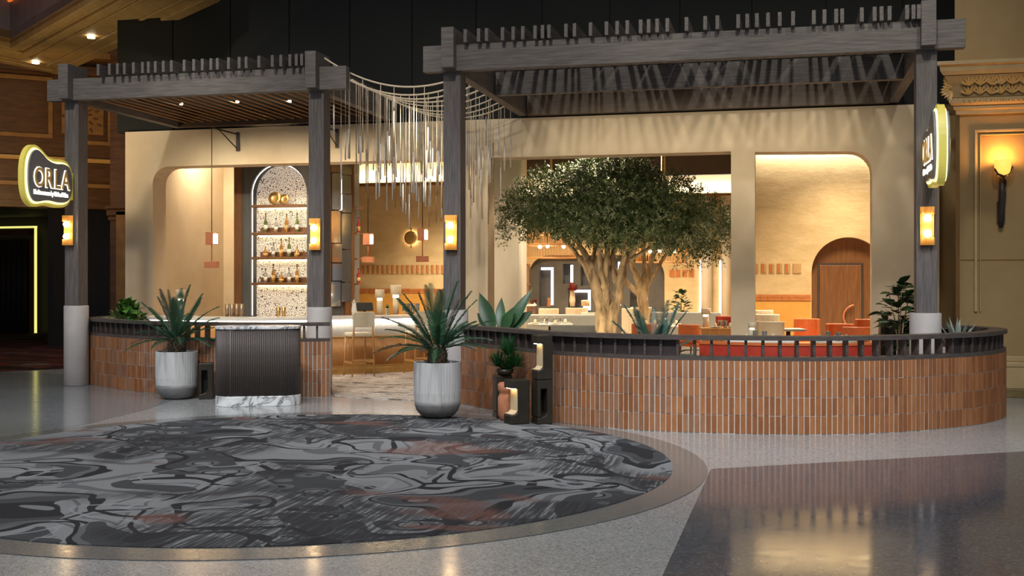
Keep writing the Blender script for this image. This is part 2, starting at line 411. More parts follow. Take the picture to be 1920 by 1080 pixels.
    def mesh(s, name, m):
        me = bpy.data.meshes.new(name)
        me.from_pydata(s.v, [], s.f); me.validate(clean_customdata=False)
        if len(me.polygons) == len(s.sm): me.polygons.foreach_set('use_smooth', s.sm)
        if m: me.materials.append(M[m])
        me.update()
        return me
    def build(s, name, m, parent=None, loc=(0, 0, 0), rot=(0, 0, 0), bevel=0):
        return link(name, s.mesh(name, m), parent, loc, rot, bevel)
def link(name, me, parent=None, loc=(0, 0, 0), rot=(0, 0, 0), bevel=0, scale=None):
    o = bpy.data.objects.new(name, me); COL.objects.link(o)
    o.location = loc; o.rotation_euler = rot
    if scale: o.scale = scale
    if parent: o.parent = parent
    if bevel:
        md = o.modifiers.new('bevel', 'BEVEL'); md.width = bevel; md.segments = 2; md.limit_method = 'ANGLE'; md.angle_limit = R(40)
    return o
def tag(o, label, cat, group=None):
    o['label'] = label; o['category'] = cat
    if group: o['group'] = group
    return o
def thing(name, label, cat, loc=(0, 0, 0), rz=0, group=None):
    o = bpy.data.objects.new(name, None); COL.objects.link(o)
    o.empty_display_size = .1
    o.location = loc; o.rotation_euler = (0, 0, rz)
    return tag(o, label, cat, group)
def struct(name, mb, m, parent=None, loc=(0, 0, 0), rot=(0, 0, 0), bevel=0, label=None):
    o = mb.build(name, m, parent, loc, rot, bevel)
    if parent is None: o['kind'] = 'structure'
    if label: o['label'] = label
    return o
def BX(*a): return MB().box(*a)
_c, _s = math.cos(TH), math.sin(TH)
def pix(px, py, y):      # where the sight line of a photo pixel meets the plane y = const: measuring aid for the layout
    t = (px-960)/2100; Z = y/(t*_s+_c)
    return (t*Z*_c-Z*_s, y, 1.65-(py-525)/2100*Z)
def catmull(pts, step):
    P = [Vector(p) for p in pts]; P = [2*P[0]-P[1]]+P+[2*P[-1]-P[-2]]
    out = []
    for i in range(1, len(P)-2):
        for k in range(40):
            t = k/40; a, b_, c, d = P[i-1], P[i], P[i+1], P[i+2]
            out.append(.5*((2*b_)+(c-a)*t+(2*a-5*b_+4*c-d)*t*t+(3*b_-a-3*c+d)*t**3))
    out.append(P[-2])
    res = [out[0]]; acc = 0
    for i in range(1, len(out)):
        a = out[i-1]; seg = (out[i]-a).length; pos = 0
        while acc+seg-pos >= step:
            pos += step-acc; acc = 0
            res.append(a+(out[i]-a)*(pos/seg))
        acc += seg-pos
    return res
def arc(cx, cz, r, a0, a1, n=10):
    return [(cx+r*math.cos(R(a0+(a1-a0)*i/n)), cz+r*math.sin(R(a0+(a1-a0)*i/n))) for i in range(n+1)]
def text_mesh(txt, size, depth, off=0):
    cu = bpy.data.curves.new('lettering', 'FONT'); cu.body = txt; cu.size = size; cu.extrude = depth
    cu.offset = off; cu.align_x = 'LEFT'; cu.resolution_u = 4
    ob = bpy.data.objects.new('lettering', cu); COL.objects.link(ob)
    dg = bpy.context.evaluated_depsgraph_get()
    me = bpy.data.meshes.new_from_object(ob.evaluated_get(dg))
    bpy.data.objects.remove(ob); bpy.data.curves.remove(cu)
    return me
ORD = ['leftmost', 'second from left', 'third from left', 'fourth from left', 'fifth from left', 'sixth from left', 'seventh from left', 'eighth from left']

# ================================================================== SETTING
struct('floor', BX(-40, 12, -6, 45, -.1, 0), 'terrazzo_light')
struct('floor_inlay_dark', MB().prism([(-.62, 9.9), (-.66, 6.2), (-.8, -4), (11, -4), (11, 16.9)], .0005, .003), 'terrazzo_dark')
struct('floor_inlay_mid', MB().prism([(-7.75, 11.3), (-7.9, 12.8), (-8.3, 14.4), (-8.5, 15.5), (-10.9, 17.1), (-14.2, 17.4), (-26, 20), (-26, 2), (-9, 4)], .0005, .003), 'terrazzo_mid')
CX, CY = -4.33, 9.52
ring = MB()
nn = 96
vs = []
for r_, z_ in ((3.70, .0005), (3.70, .005), (3.40, .005), (3.40, .0005)):
    vs += [(r_*math.cos(2*math.pi*i/nn), r_*math.sin(2*math.pi*i/nn), z_) for i in range(nn)]
ring.add(vs, [(k*nn+i, k*nn+(i+1) % nn, ((k+1) % 4)*nn+(i+1) % nn, ((k+1) % 4)*nn+i) for k in range(4) for i in range(nn)])
struct('floor_inlay_ring', ring, 'terrazzo_ring', loc=(CX, CY, 0))
o = MB().lathe([(3.40, .0), (3.40, .010)], 96).build('round_carpet', 'carpet_pattern', loc=(CX, CY, .0006))
tag(o, 'large round grey carpet with floral abstract pattern and rust streaks set in the polished floor', 'carpet')
o = struct('floor_entry', MB().prism([(-6.15, 14.75), (-4.45, 14.5), (-3.9, 16), (2.4, 16), (2.4, 18.4), (4, 24.7), (-.7, 28.9), (-7, 28.9), (-7, 24.9), (-11.7, 24.9), (-11.7, 19.0), (-10.8, 17.0), (-6.9, 16.2)], .0006, .010), 'entry_pattern', label='streaky brown and cream carpet leading from the entrance to the bar stools')
o = struct('floor_corridor', MB().prism([(-13.0, 18.3), (-13.75, 17.35), (-16, 15.2), (-30, 24), (-26, 42), (-13, 42), (-12.1, 18.9)], .004, .010), 'corridor_pattern', label='dark red and black carpet in the dim corridor')

# stucco portal wall with three openings
Y0, Y1 = 18.53, 18.98
WT = 4.40; HB = 3.74
poly = [(-11.9, 0), (-11.33, 0)]
poly += [(-11.33, HB-.32)]+[(x, z) for x, z in arc(-11.01, HB-.32, .32, 180, 90, 8)][1:]
poly += list(arc(-5.75, HB-.38, .38, 90, 0, 8))
poly += [(-5.37, 0), (-4.93, 0), (-4.93, HB), (-.84, HB), (-.84, 0), (-.46, 0), (-.46, HB-.02)]
poly += list(arc(1.0, HB-.40, .35, 90, 0, 8))
poly += [(1.35, 0), (2.35, 0), (2.35, WT), (-11.9, WT)]
struct('wall_front', MB().prism(poly, Y0, Y1, 'y'), 'stucco', label='tan stucco portal wall with three wide openings')
fw = bpy.data.objects['wall_front']
# lamp bracket shadows etc. come from the light; a shallow recess edge on the header
struct('wall_upper', BX(-12.12, 2.77, 18.62, 18.9, WT, 12), 'black_wall', label='black wall above the stucco portal')
up = bpy.data.objects['wall_upper']
for i in range(13):
    x = -12.1+i*1.16
    BX(x, min(x+1.14, 2.77), 18.585, 18.615, WT+.01, 12).build('panel', 'black_wall', up)
# interior shell
struct('ceiling', BX(-11.9, 4.2, 18.98, 29.4, 5.0, 5.1), 'dark_ceiling')
struct('wall_bar_back', BX(-11.9, -7.0, 25.0, 25.2, 0, 5), 'yellow_plaster')
struct('wall_bar_niche', BX(-11.9, -10.5, 22.0, 22.15, 0, 5), 'stucco')
struct('wall_bar_side', BX(-11.9, -11.75, 18.98, 22, 0, 5), 'stucco')
struct('wall_partition', BX(-7.15, -7.0, 25.0, 29.0, 0, 5), 'yellow_plaster')
struct('wall_dining_side', BX(-.72, -.60, 24.8, 29.0, 0, 5), 'yellow_plaster')
struct('wall_dining_right', BX(3.9, 4.05, 18.98, 24.8, 0, 5), 'yellow_plaster')
# dining back wall with the dark arched alcove of lit niches
BK_Y = 29.0
def hole_wall(x0, x1, z1, a0, a1, top, rad, y0, y1):
    p = [(x0, 0), (a0, 0), (a0, top-rad)]+list(arc(a0+rad, top-rad, rad, 180, 90, 8))[1:]+list(arc(a1-rad, top-rad, rad, 90, 0, 8))+[(a1, 0), (x1, 0), (x1, z1), (x0, z1)]
    return MB().prism(p, y0, y1, 'y')
struct('wall_dining_back', hole_wall(-7.0, -.72, 5, -6.61, -3.0, 2.30, .55, BK_Y, BK_Y+.12), 'yellow_plaster')
# alcove panel: built round niches
alc = MB()
NX = [(-6.35, -5.95, .95, 2.02), (-5.70, -5.42, 1.55, 2.08), (-5.22, -4.88, 1.50, 2.08), (-5.55, -4.95, .82, 1.42), (-4.72, -4.15, .95, 2.16), (-3.92, -3.45, .85, 1.45)]
xs = sorted({-6.7, -2.9} | {v for n in NX for v in n[:2]}); zs = sorted({0, 2.35} | {v for n in NX for v in n[2:]})
for i in range(len(xs)-1):
    for j in range(len(zs)-1):
        mx, mz = (xs[i]+xs[i+1])/2, (zs[j]+zs[j+1])/2
        if not any(a < mx < b_ and c < mz < d for a, b_, c, d in NX):
            alc.box(xs[i], xs[i+1], BK_Y+.16, BK_Y+.46, zs[j], zs[j+1])
alc.box(-6.7, -2.9, BK_Y+.46, BK_Y+.50, 0, 2.35)
aw = struct('wall_alcove', alc, 'niche_grey', label='dark grey alcove wall with lit display niches')
for a, b_, c, d in NX:
    BX(b_-.10, b_-.005, BK_Y+.30, BK_Y+.34, c+.03, d-.03).build('niche_light', 'niche_lit', aw)
    if (a, c) in ((-6.35, .95), (-5.55, .82), (-3.92, .85)): BX(a+.02, b_-.1, BK_Y+.36, BK_Y+.39, d-.10, d-.03).build('niche_light', 'niche_lit', aw)
# door wall
DX0, DX1, DTOP = .57, 2.07, 2.56
dw = struct('wall_door', MB().prism([(-.66, 0), (DX0, 0), (DX0, DTOP-.75)]+list(arc(DX0+.75, DTOP-.75, .75, 180, 0, 20))[1:]+[(DX1, 0), (3.9, 0), (3.9, 5), (-.66, 5)], 24.8, 25.05, 'y'), 'yellow_plaster')
BX(-.66, DX0-.02, 24.775, 24.798, 0, 1.19).build('dado', 'ochre_plaster', dw)
BX(DX1+.02, 3.9, 24.775, 24.798, 0, 1.19).build('dado', 'ochre_plaster', dw)
for i in range(8):
    for k in range(2):
        BX(-.65+i*.152, -.65+i*.152+.144, 24.765, 24.798, 1.205+k*.068, 1.205+k*.068+.062).build('tile', 'tile_rust', dw)
for i in range(6):
    x = -.64+i*.165
    if i < 5:
        BX(x, x+.052, 24.78, 24.8, 1.80, 2.0).build('tile', 'tile_rust', dw); BX(x+.056, x+.108, 24.78, 24.8, 1.80, 2.0).build('tile', 'tile_tan', dw)
    else:
        BX(x, x+.17, 24.78, 24.8, 1.80, 2.0).build('tile', 'tile_tan', dw)
d1 = struct('door_1', MB().prism([(DX0, 0), (DX0, DTOP-.75)]+list(arc(DX0+.75, DTOP-.75, .75, 180, 0, 20))[1:]+[(DX1, 0)], 25.0, 25.06, 'y'), 'brown_wood', label='arched brown wooden door with curved handle')
BX(.74, 1.60, 24.955, 24.998, .02, 1.97).build('door_leaf', 'brown_wood', d1, bevel=.006)
for x0, x1, z0, z1 in ((.70, .735, 0, 2.01), (1.605, 1.64, 0, 2.01), (.735, 1.605, 1.975, 2.01)):
    BX(x0, x1, 24.97, 24.998, z0, z1).build('door_frame', 'dark_wood', d1)
MB().tube([(1.49+.26*math.cos(R(a)), 24.90, .86+.26*math.sin(R(a))) for a in range(100, 262, 10)], .022, 8).build('door_handle', 'copper', d1)
# bar back wall: ledge, tile bands, dado
bw = bpy.data.objects['wall_bar_back']
BX(-10.8, -7.0, 24.80, 24.998, 3.86, 3.93).build('ledge', 'panel_trim', bw)
BX(-10.8, -7.0, 24.97, 24.998, 0, 1.33).build('dado', 'ochre_plaster', bw)
for i in range(27):
    for k in range(2):
        x = -10.8+i*.14
        if x < -7.1: BX(x, x+.132, 24.965, 24.998, 1.335+k*.058, 1.335+k*.058+.052).build('tile', 'tile_rust', bw)
for i in range(31):
    x = -10.7+i*.122
    if x < -7.1:
        BX(x, x+.04, 24.975, 24.998, 1.80, 2.0).build('tile', 'tile_rust', bw); BX(x+.042, x+.074, 24.975, 24.998, 1.80, 2.0).build('tile', 'tile_tan', bw)
db = bpy.data.objects['wall_dining_back']
BX(-7.0, -.72, BK_Y-.22, BK_Y-.002, 3.78, 3.85).build('ledge', 'panel_trim', db)
for i in range(4):
    w = .13 if i in (0, 3) else .11
    BX(-2.87+i*.165, -2.87+i*.165+w, BK_Y-.02, BK_Y-.002, 1.73, 1.91).build('tile', 'tile_rust', db)
for x in (-1.92, -1.42):
    MB().lathe([(.13, 0), (.13, 3.78)], 16, (x, BK_Y-.16, 0)).build('half_column', 'column_plaster', db)
for x in (-2.10, -1.60):
    BX(x, x+.05, BK_Y-.05, BK_Y-.02, .2, 2.15).build('wall_light_strip', 'led_soft', db)
struct('trim_bulkhead_1', BX(-7.0, -.72, 28.3, 28.45, 4.28, 5.0), 'dark_ceiling')
struct('trim_bulkhead_2', BX(-.6, 3.9, 24.25, 24.4, 4.36, 5.0), 'column_plaster')
struct('trim_bulkhead_3', BX(-10.7, -7.0, 24.35, 24.5, 4.45, 5.0), 'dark_ceiling')
# cove lights (real strips on the ledges / behind the bulkheads)
area('cove_light_1', (-8.9, 24.87, 3.95), (-8.9, 24.93, 4.6), 3.6, 62, (1, .9, .74), .06)
area('cove_light_2', (-3.9, BK_Y-.13, 3.87), (-3.9, BK_Y-.06, 4.5), 6.0, 95, (1, .93, .86), .08)
area('cove_light_3', (1.5, 24.66, 4.55), (1.5, 24.78, 4.1), 4.4, 60, (1, .93, .80), .08)
area('cove_light_4', (-11.2, 21.5, 4.75), (-11.2, 21.9, 3.4), 1.0, 12, WARM, .1)
# interior round-cornered column beside the tree and its light slit
struct('column_inner', BX(-5.64, -5.03, 21.5, 22.0, 0, 5), 'column_plaster', bevel=.05)
# dark hanger rods on the dining ceiling
for px in (1034, 1246):
    x = pix(px, 290, 23)[0]
    struct('trim_rod', MB().cyl(x, 23, 3.2, 5.0, .018, 8), 'gold_trim')

# ------------------------------------------------------------------ right-hand concourse wall
rw = struct('wall_right', BX(2.43, 12, 17.0, 17.4, 0, 12), 'tan_wall', label='tan painted wall with mouldings')
struct('wall_right_return', BX(2.30, 3.2, 18.64, 18.8, 0, 4.22), 'tan_wall')
struct('wall_right_upper', BX(2.36, 12, 16.98, 17.0, 4.72, 12), 'tan_wall')
BX(2.43, 12, 16.96, 17.0, .12, .42).build('plinth', 'tan_trim', rw, bevel=.01)
BX(2.43, 12, 16.92, 17.0, .0, .12).build('plinth_base', 'marble_dark', rw, bevel=.01)
BX(2.43, 12, 16.95, 17.0, .42, .50).build('plinth_cap', 'tan_trim', rw, bevel=.02)
BX(2.43, 12, 16.975, 17.0, .50, .58).build('plinth_cap', 'tan_trim', rw, bevel=.02)
BX(2.44, 12, 16.99, 17.0, 1.93, 1.945).build('joint', 'panel_trim', rw)
for x0, x1, z0, z1 in ((2.62, 2.66, 1.2, 3.78), (2.66, 6.5, 3.74, 3.78), (2.69, 2.705, 1.2, 3.71), (2.705, 6.5, 3.695, 3.71)):
    BX(x0, x1, 16.965, 17.0, z0, z1).build('panel_moulding', 'tan_trim', rw, bevel=.008)
# carved cornice
cn = thing('cornice', 'carved gold-tan cornice running along the right wall above the torch lamp', 'cornice', (2.43, 17.0, 4.0))
prof = [(0, 0), (-.04, 0), (-.05, .05), (-.09, .07), (-.09, .12), (-.12, .14), (-.12, .19), (-.15, .22)]
def mould(prof, L, name, m, rx):
    mb = MB(); n = len(prof); vs = []
    for x_, e in ((0, 1), (L, 0)):
        for py_, z_ in prof: vs.append((x_+(py_*rx if e else 0), py_, z_))
    fs = [(i, n+i, n+i+1, i+1) for i in range(n-1)]
    mb.add(vs, fs, False)
    mb.f.append(tuple(range(n))); mb.sm.append(False)
    return mb.build(name, m, cn)
mould([(0, 0), (-.06, 0), (-.06, .05), (-.10, .07), (-.10, .11)], 9, 'lower_moulding', 'tan_trim', 1)
mould([(0, .11), (-.13, .12), (-.16, .15), (-.16, .20), (-.14, .22), (0, .22)], 9, 'bead_moulding', 'tan_trim', 1)
mould([(0, .22), (-.12, .23), (-.16, .38), (-.24, .52), (0, .52)], 9, 'frieze', 'tan_wall', 1)
mould([(0, .52), (-.26, .53), (-.30, .58), (-.31, .64), (-.36, .66), (-.36, .71), (0, .72)], 9, 'crown', 'tan_trim', 1)
lf = MB(); 
for k in range(2):
    for i in range(90):
        a = R(-75+150*((i*37) % 90)/89); 
        cx = .10+(i//6)*.14
        lf.leaf((cx, -.155-.10*(k*.5), .26+.12*k), (math.sin(a)*.8, -.25, math.cos(a)), (0, -1, 0), .15, .014, 3, .1, .3)
lfm = lf.mesh('carved_leaf_frieze', 'gold_trim')
link('carved_leaves', lfm, cn)['kind'] = 'stuff'
lf = MB()
for i in range(14):
    a = R(-80+160*i/13)
    lf.leaf((-.14+.02*math.sin(i), -.16, .28+.013*i), (-math.cos(a)*.9, -.3, math.sin(a)), (0, -1, 0), .14, .03, 3, .2, .4)
lf.build('corner_acanthus', 'gold_trim', cn)
for i in range(26):
    MB().ball((.04+i*.075, -.165, .175), .024, 8, 6).build('bead', 'tan_trim', cn)
# torch wall lamp
tx, _, tz = pix(1881, 316, 16.8)
t = thing('torch_lamp', 'glowing amber torch sconce with dark iron branch on the tan right wall', 'lamp', (tx, 17.0, tz))
MB().lathe([(.06, -.10), (.095, -.06), (.11, .02), (.115, .12), (.105, .12), (.10, .02), (.05, -.08)], 18, (0, -.17, 0)).build('glass_shade', 'torch_glass', t)
MB().tube([(0, -.10, -.12), (.01, -.08, -.35), (0, -.06, -.62), (-.005, -.06, -.82)], [.035, .05, .042, .03], 9).build('stem', 'iron', t)
MB().tube([(-.11, -.2, .0), (-.08, -.25, -.08), (0, -.22, -.11), (.08, -.2, -.06), (.13, -.18, .03)], [.012, .018, .02, .016, .008], 7).build('twisted_branch', 'iron', t)
MB().tube([(0, -.17, -.11), (.04, -.14, -.16), (.05, -.08, -.24), (.02, -.07, -.30)], .014, 6).build('twisted_branch', 'iron', t)
MB().box(-.05, .05, -.05, -.002, -.75, -.45).build('back_plate', 'iron', t)
pl = bpy.data.lights.new('torch_light', 'POINT'); pl.energy = 16; pl.color = (1, .50, .12); pl.shadow_soft_size = .05
po = bpy.data.objects.new('torch_light', pl); po.location = (tx, 16.83, tz+.16); COL.objects.link(po)

# ------------------------------------------------------------------ left concourse: panelled bulkhead wall, corridor, ceiling
ang = math.atan2(1.95, 2.04)
Lw = struct('wall_left', BX(-4, 6.4, 0, .4, 3.35, 10), 'panel_wood', loc=(-17.7, 22.45, 0), rot=(0, 0, ang), label='brown panelled bulkhead wall over the dark corridor')
def lw(name, x0, x1, z0, z1, d, m, bev=.01): BX(x0, x1, -d, 0, z0, z1).build(name, m, Lw, bevel=bev)
lw('gold_band', -4, 6.4, 4.46, 4.56, .16, 'gold_trim')
lw('moulding', -4, 6.4, 4.02, 4.46, .08, 'panel_wood'); lw('moulding', -4, 6.4, 3.86, 3.96, .12, 'panel_trim')
lw('moulding', -4, 6.4, 3.35, 3.52, .10, 'panel_wood')
for x0, x1, z0, z1 in ((-4, 1.15, 5.0, 5.1), (1.05, 1.15, 5.1, 6.35), (-4, 1.15, 6.35, 6.45), (1.75, 1.85, 4.9, 6.5), (2.4, 2.55, 4.9, 6.5), (1.85, 2.4, 4.9, 5.0), (2.8, 3.1, 4.6, 6.5)):
    lw('panel_moulding', x0, x1, z0, z1, .06, 'panel_trim')
lw('upper_cornice', -4, 6.4, 6.55, 6.75, .2, 'panel_wood'); lw('upper_cornice', -4, 6.4, 6.95, 7.1, .3, 'panel_trim')
lw('ornament_panel', 1.35, 2.3, 5.15, 6.1, .05, 'panel_trim')
for i in range(30):
    a = R(i*47); r_ = .06+.36*((i*7) % 10)/10
    MB().leaf((1.82+r_*math.cos(a), -.055, 5.62+r_*math.sin(a)), (math.cos(a), -.2, math.sin(a)), (0, -1, 0), .14, .035, 3, .1, .3).build('carved_leaf', 'panel_wood', Lw)
# corridor end wall, side walls, pilaster by the portal
struct('wall_corridor_end', BX(-9, 4.7, 0, .2, 0, 3.6), 'dark_room', loc=(-22.3, 30.4, 0), rot=(0, 0, R(-3)))
struct('wall_corridor_side', BX(0, .2, 0, 12, 0, 6), 'dark_room', loc=(-17.55, 24.0, 0), rot=(0, 0, R(-12)))
struct('ceiling_corridor', MB().prism([(-30, 25), (-15.6, 24.4), (-14, 42), (-30, 42)], 3.6, 3.7), 'dark_room')
struct('wall_far_left', BX(-30, -29.8, 12, 42, 0, 10), 'dark_room')
ps = struct('wall_pilaster', BX(-14.9, -12.0, 22.6, 22.8, 0, 10), 'panel_wood')
for x0, x1, d, m_ in ((-14.65, -14.25, .16, 'panel_trim'), (-14.2, -13.95, .10, 'panel_wood'), (-13.35, -13.3, .05, 'panel_trim')):
    BX(x0, x1, 22.6-d, 22.6, 0, 3.2).build('moulding', m_, ps, bevel=.01)
for z0, z1, d in ((3.0, 3.1, .10), (3.1, 3.25, .16), (3.25, 3.32, .22)):
    BX(-14.9, -12.0, 22.6-d, 22.6, z0, z1).build('capital', 'panel_wood', ps, bevel=.02)
# neon door frame
nx, ny = -22.48, 30.19
nd_ = thing('neon_doorway', 'black doorway with curtain, outlined by a thin yellow neon line in the dim corridor', 'doorway', (nx, ny, 0), R(-3))
BX(-.025, .03, -.06, 0, 0, 3.30).build('neon_tube', 'neon', nd_)
BX(-2.6, .04, -.06, 0, 3.26, 3.32).build('neon_tube', 'neon', nd_)
BX(-.22, -.05, -.05, 0, 0, 3.22).build('jamb', 'panel_wood', nd_)
BX(-2.6, -.05, -.05, 0, 3.05, 3.22).build('jamb', 'panel_wood', nd_)
for i in range(9):
    MB().lathe([(.11, .05), (.10, 2.9)], 8, (-.42-.2*i, .02, 0)).build('curtain_fold', 'dark_room', nd_)

# coffered concourse ceiling in the top left corner
cl = thing('coffered_ceiling', 'brown coffered ceiling corner with downlights at the upper left', 'ceiling', (-16.36, 22.68, 6.5), 0)
e1 = Vector((6.62, -5.08)).normalized(); e2 = Vector((-.25, -1.0)).normalized()
def CP(a, b_): q = e1*a+e2*b_; return (q.x, q.y)
def slab(name, a0, a1, b0, b1, z0, z1, m): MB().prism([CP(a0, b0), CP(a0, b1), CP(a1, b1), CP(a1, b0)], z0, z1).build(name, m, cl, bevel=.02)
A0, B0 = 1.66, 1.75      # corner of the coffer opening
slab('soffit', 0, 8.7, 0, B0, 0, .12, 'soffit')
slab('soffit', 0, A0, B0, 12, 0, .12, 'soffit')
slab('edge_moulding', -.15, 8.7, -.16, .12, -.06, .5, 'soffit'); slab('edge_moulding', -.15, .12, .12, 12, -.06, .5, 'soffit')
slab('edge_moulding', .30, 8.7, .34, .42, -.035, 0, 'soffit'); slab('edge_moulding', .30, .38, .42, 12, -.035, 0, 'soffit')
slab('edge_moulding', .80, 8.7, .92, 1.00, -.035, 0, 'soffit'); slab('edge_moulding', .80, .88, 1.00, 12, -.035, 0, 'soffit')
slab('edge_moulding', 1.10, 8.7, 1.16, 1.34, -.07, 0, 'soffit'); slab('edge_moulding', 1.10, 1.28, 1.34, 12, -.07, 0, 'soffit')
slab('edge_moulding', A0-.2, 8.7, B0-.2, B0, -.09, .3, 'soffit'); slab('edge_moulding', A0-.2, A0, B0, 12, -.09, .3, 'soffit')
slab('coffer_side', A0, 8.7, B0-.1, B0, .1, 1.4, 'coffer_blue'); slab('coffer_side', A0-.1, A0, B0, 12, .1, 1.4, 'coffer_blue')
slab('coffer_top', A0, 7.0, B0, 9, 1.35, 1.45, 'coffer_blue')
slab('coffer_ribbon', A0+.02, 6, B0+.9, B0+1.05, .75, .95, 'coffer_orange'); slab('coffer_ribbon', A0+.02, 6, B0+.02, B0+.10, .85, 1.0, 'coffer_orange')
for px, py in ((171, 67), (67, 115)):
    Z = 2100*(6.5-1.65)/(525-py); X = (px-960)/2100*Z
    lx, ly = X*_c-Z*_s, X*_s+Z*_c
    dl = MB().cyl(lx+16.36, ly-22.68, -.045, -.03, .075, 16).build('downlight', 'downlight', cl)
    spot('ceiling_downlight', (lx, ly, 6.35), (lx+.2, ly-.2, 0), 60, 100, WARM, .7)
spot('soffit_fill', (-13.4, 16.6, 3.0), (-13.3, 19.6, 6.5), 210, 150, (1, .75, .4), .9)  # added unseen fill that brightens the soffit, no fixture stands here
spot('panel_wall_light', (-14.5, 18.5, 3.0), (-17, 23.0, 5.6), 230, 90, (1, .62, .25), .9)

# ================================================================== LOW BRICK WALLS WITH SLATTED RAIL
NB = 5
brick_me = [BX(-.0245, .0245, -.004, .020, .003, .190).mesh('brick', 'brick%d' % i) for i in range(NB)]
slat_me = BX(-.014, .014, -.045, .045, .82, 1.005).mesh('slat', 'rail')
def low_wall(name, pts, label, back, brick_end, near):
    path = catmull(pts, .061)
    c = Vector((sum(p.x for p in path)/len(path), min(p.y for p in path)+.3))
    t = thing(name, label, 'low wall', (c.x, c.y, 0))
    lp = [p-c for p in path]
    MB().sweep(lp, .003, .15, 0, .80).build('core', 'grout', t)
    MB().sweep(lp, .00, .17, .785, .825).build('bottom_rail', 'rail', t)
    MB().sweep(lp, -.015, .19, 1.003, 1.05).build('top_rail', 'rail', t)
    # bricks, four courses of upright bricks
    cand = []
    for i in range(0, len(path)-1):
        if path[i].y > brick_end and path[i].x > 0: continue
        p = (path[i]+path[i+1])/2; d = path[i+1]-path[i]
        for r_ in range(4): cand.append(((Vector((p.x, p.y))).length, i, r_, p, math.atan2(d.y, d.x)))
    cand.sort(key=lambda q: near(q))
    rest = [MB() for _ in range(NB)]
    for k, (_, i, r_, p, a) in enumerate(cand):
        v = random.choice((0, 1, 3, 3, 4, 4, 2) if p.x < -.8 else (0, 0, 1, 1, 2))
        q = p-c; jit = random.uniform(-.002, .003); nrm = Vector((-math.sin(a), math.cos(a)))
        if k < 300:
            link('brick', brick_me[v], t, (q.x+nrm.x*jit, q.y+nrm.y*jit, .006+.196*r_), (0, 0, a))
        else:
            Mx = Matrix.Translation((q.x, q.y, .006+.196*r_)) @ Matrix.Rotation(a, 4, 'Z')
            rest[v].add([Mx @ w.co for w in brick_me[v].vertices], [tuple(f.vertices) for f in brick_me[v].polygons])
    for v in range(NB):
        if rest[v].v: rest[v].build('bricks_beyond', 'brick%d' % v, t)['kind'] = 'stuff'
    # slats
    acc = 0
    for i in range(1, len(path)-1):
        acc += (path[i]-path[i-1]).length
        if acc >= .15:
            acc = 0; d = path[i+1]-path[i-1]; a = math.atan2(d.y, d.x); q = lp[i]+Vector((-d.y, d.x)).normalized()*.075
            link('slat', slat_me, t, (q.x, q.y, 0), (0, 0, a))
    for a0, a1 in back:
        seg = [lp[i] for i in range(len(path)) if a0 <= i/len(path) <= a1]
        MB().sweep(seg, .055, .07, .82, 1.003).build('backing_panel', 'backing', t)
    return t, path
RP = [(-4.20, 14.33), (-4.02, 14.15), (-3.34, 13.45), (-2.62, 12.75), (-1.84, 12.36), (-1.24, 12.22), (-.1, 12.26), (.72, 12.5), (1.3, 12.84), (1.92, 13.38), (2.27, 13.82), (2.55, 14.4), (2.66, 15.0), (2.5, 15.5), (2.2, 15.8), (1.5, 16.0)]
low_wall('patio_wall', RP, 'long curved terracotta brick low wall with dark slatted rail, on the right of the entrance', [(0, .36), (.66, 1)], 15.0, lambda q: q[0])
LP = [(-10.95, 17.3), (-11.02, 16.7), (-10.92, 16.05), (-10.62, 15.58), (-10.08, 15.2), (-9.48, 14.84), (-8.85, 14.59), (-7.8, 14.36), (-7.2, 14.40), (-6.6, 14.58), (-6.2, 14.74)]
low_wall('entry_wall', LP, 'shorter curved terracotta brick low wall with dark rail, left of the entrance behind the host stand', [(0, .60)], 99, lambda q: q[0] if q[3].y < 15.9 else q[0]+50)

# ================================================================== PERGOLAS
def rafters(t, pxs, y0, yplane, y1, o):
    for px in pxs:
        x = pix(px, 100, yplane)[0]
        BX(x-.022, x+.022, y0, y1, 4.765, 4.935).build('rafter', 'grey_wood_depth', t, (-o[0], -o[1], 0))
def post(t, x, y, o):
    BX(x-.12, x+.12, y-.125, y+.125, 1.22, 4.45).build('post', 'grey_wood_post', t, (-o[0], -o[1], 0), bevel=.006)
    BX(x-.085, x+.085, y-.34, y+.18, 4.44, 4.975).build('cap_block', 'grey_wood', t, (-o[0], -o[1], 0), bevel=.006)
    MB().lathe([(.17, 0), (.185, .01), (.185, 1.24), (.178, 1.25)], 32, (x, y, 0)).build('stone_base', 'white_stone', t, (-o[0], -o[1], 0))
# left pergola
LPX = (-10.77, -6.68); LY = 15.43
o = (LPX[0], LY)
pl_ = thing('pergola', 'smaller weathered wood pergola over the bar, with slatted ceiling and downlights', 'pergola', (o[0], o[1], 0))
for x in LPX: post(pl_, x, LY, o)
sh = (-o[0], -o[1], 0)
BX(-11.15, -6.18, LY-.20, LY-.06, 4.43, 4.765).build('front_beam', 'grey_wood', pl_, sh, bevel=.005)
for x in LPX: BX(x-.07, x+.07, LY-.06, 18.5, 4.43, 4.765).build('side_beam', 'grey_wood_depth', pl_, sh, bevel=.005)
BX(-10.7, -6.75, 18.36, 18.5, 4.43, 4.765).build('ledger_beam', 'fascia', pl_, sh)
rafters(pl_, [186, 207, 222, 235, 252, 269, 280, 293, 308, 323, 347, 365, 381, 397, 409, 430, 450, 463, 487, 512, 528, 545, 557, 567], LY-.36, 15.1, 18.4, o)
for i in range(22):
    x = -10.55+i*.176
    BX(x-.008, x+.008, LY+.02, 18.35, 4.50, 4.514).build('ceiling_slat', 'honey_wood', pl_, sh)
BX(-10.68, -6.77, LY+.02, 18.35, 4.70, 4.72).build('ceiling_board', 'black', pl_, sh)
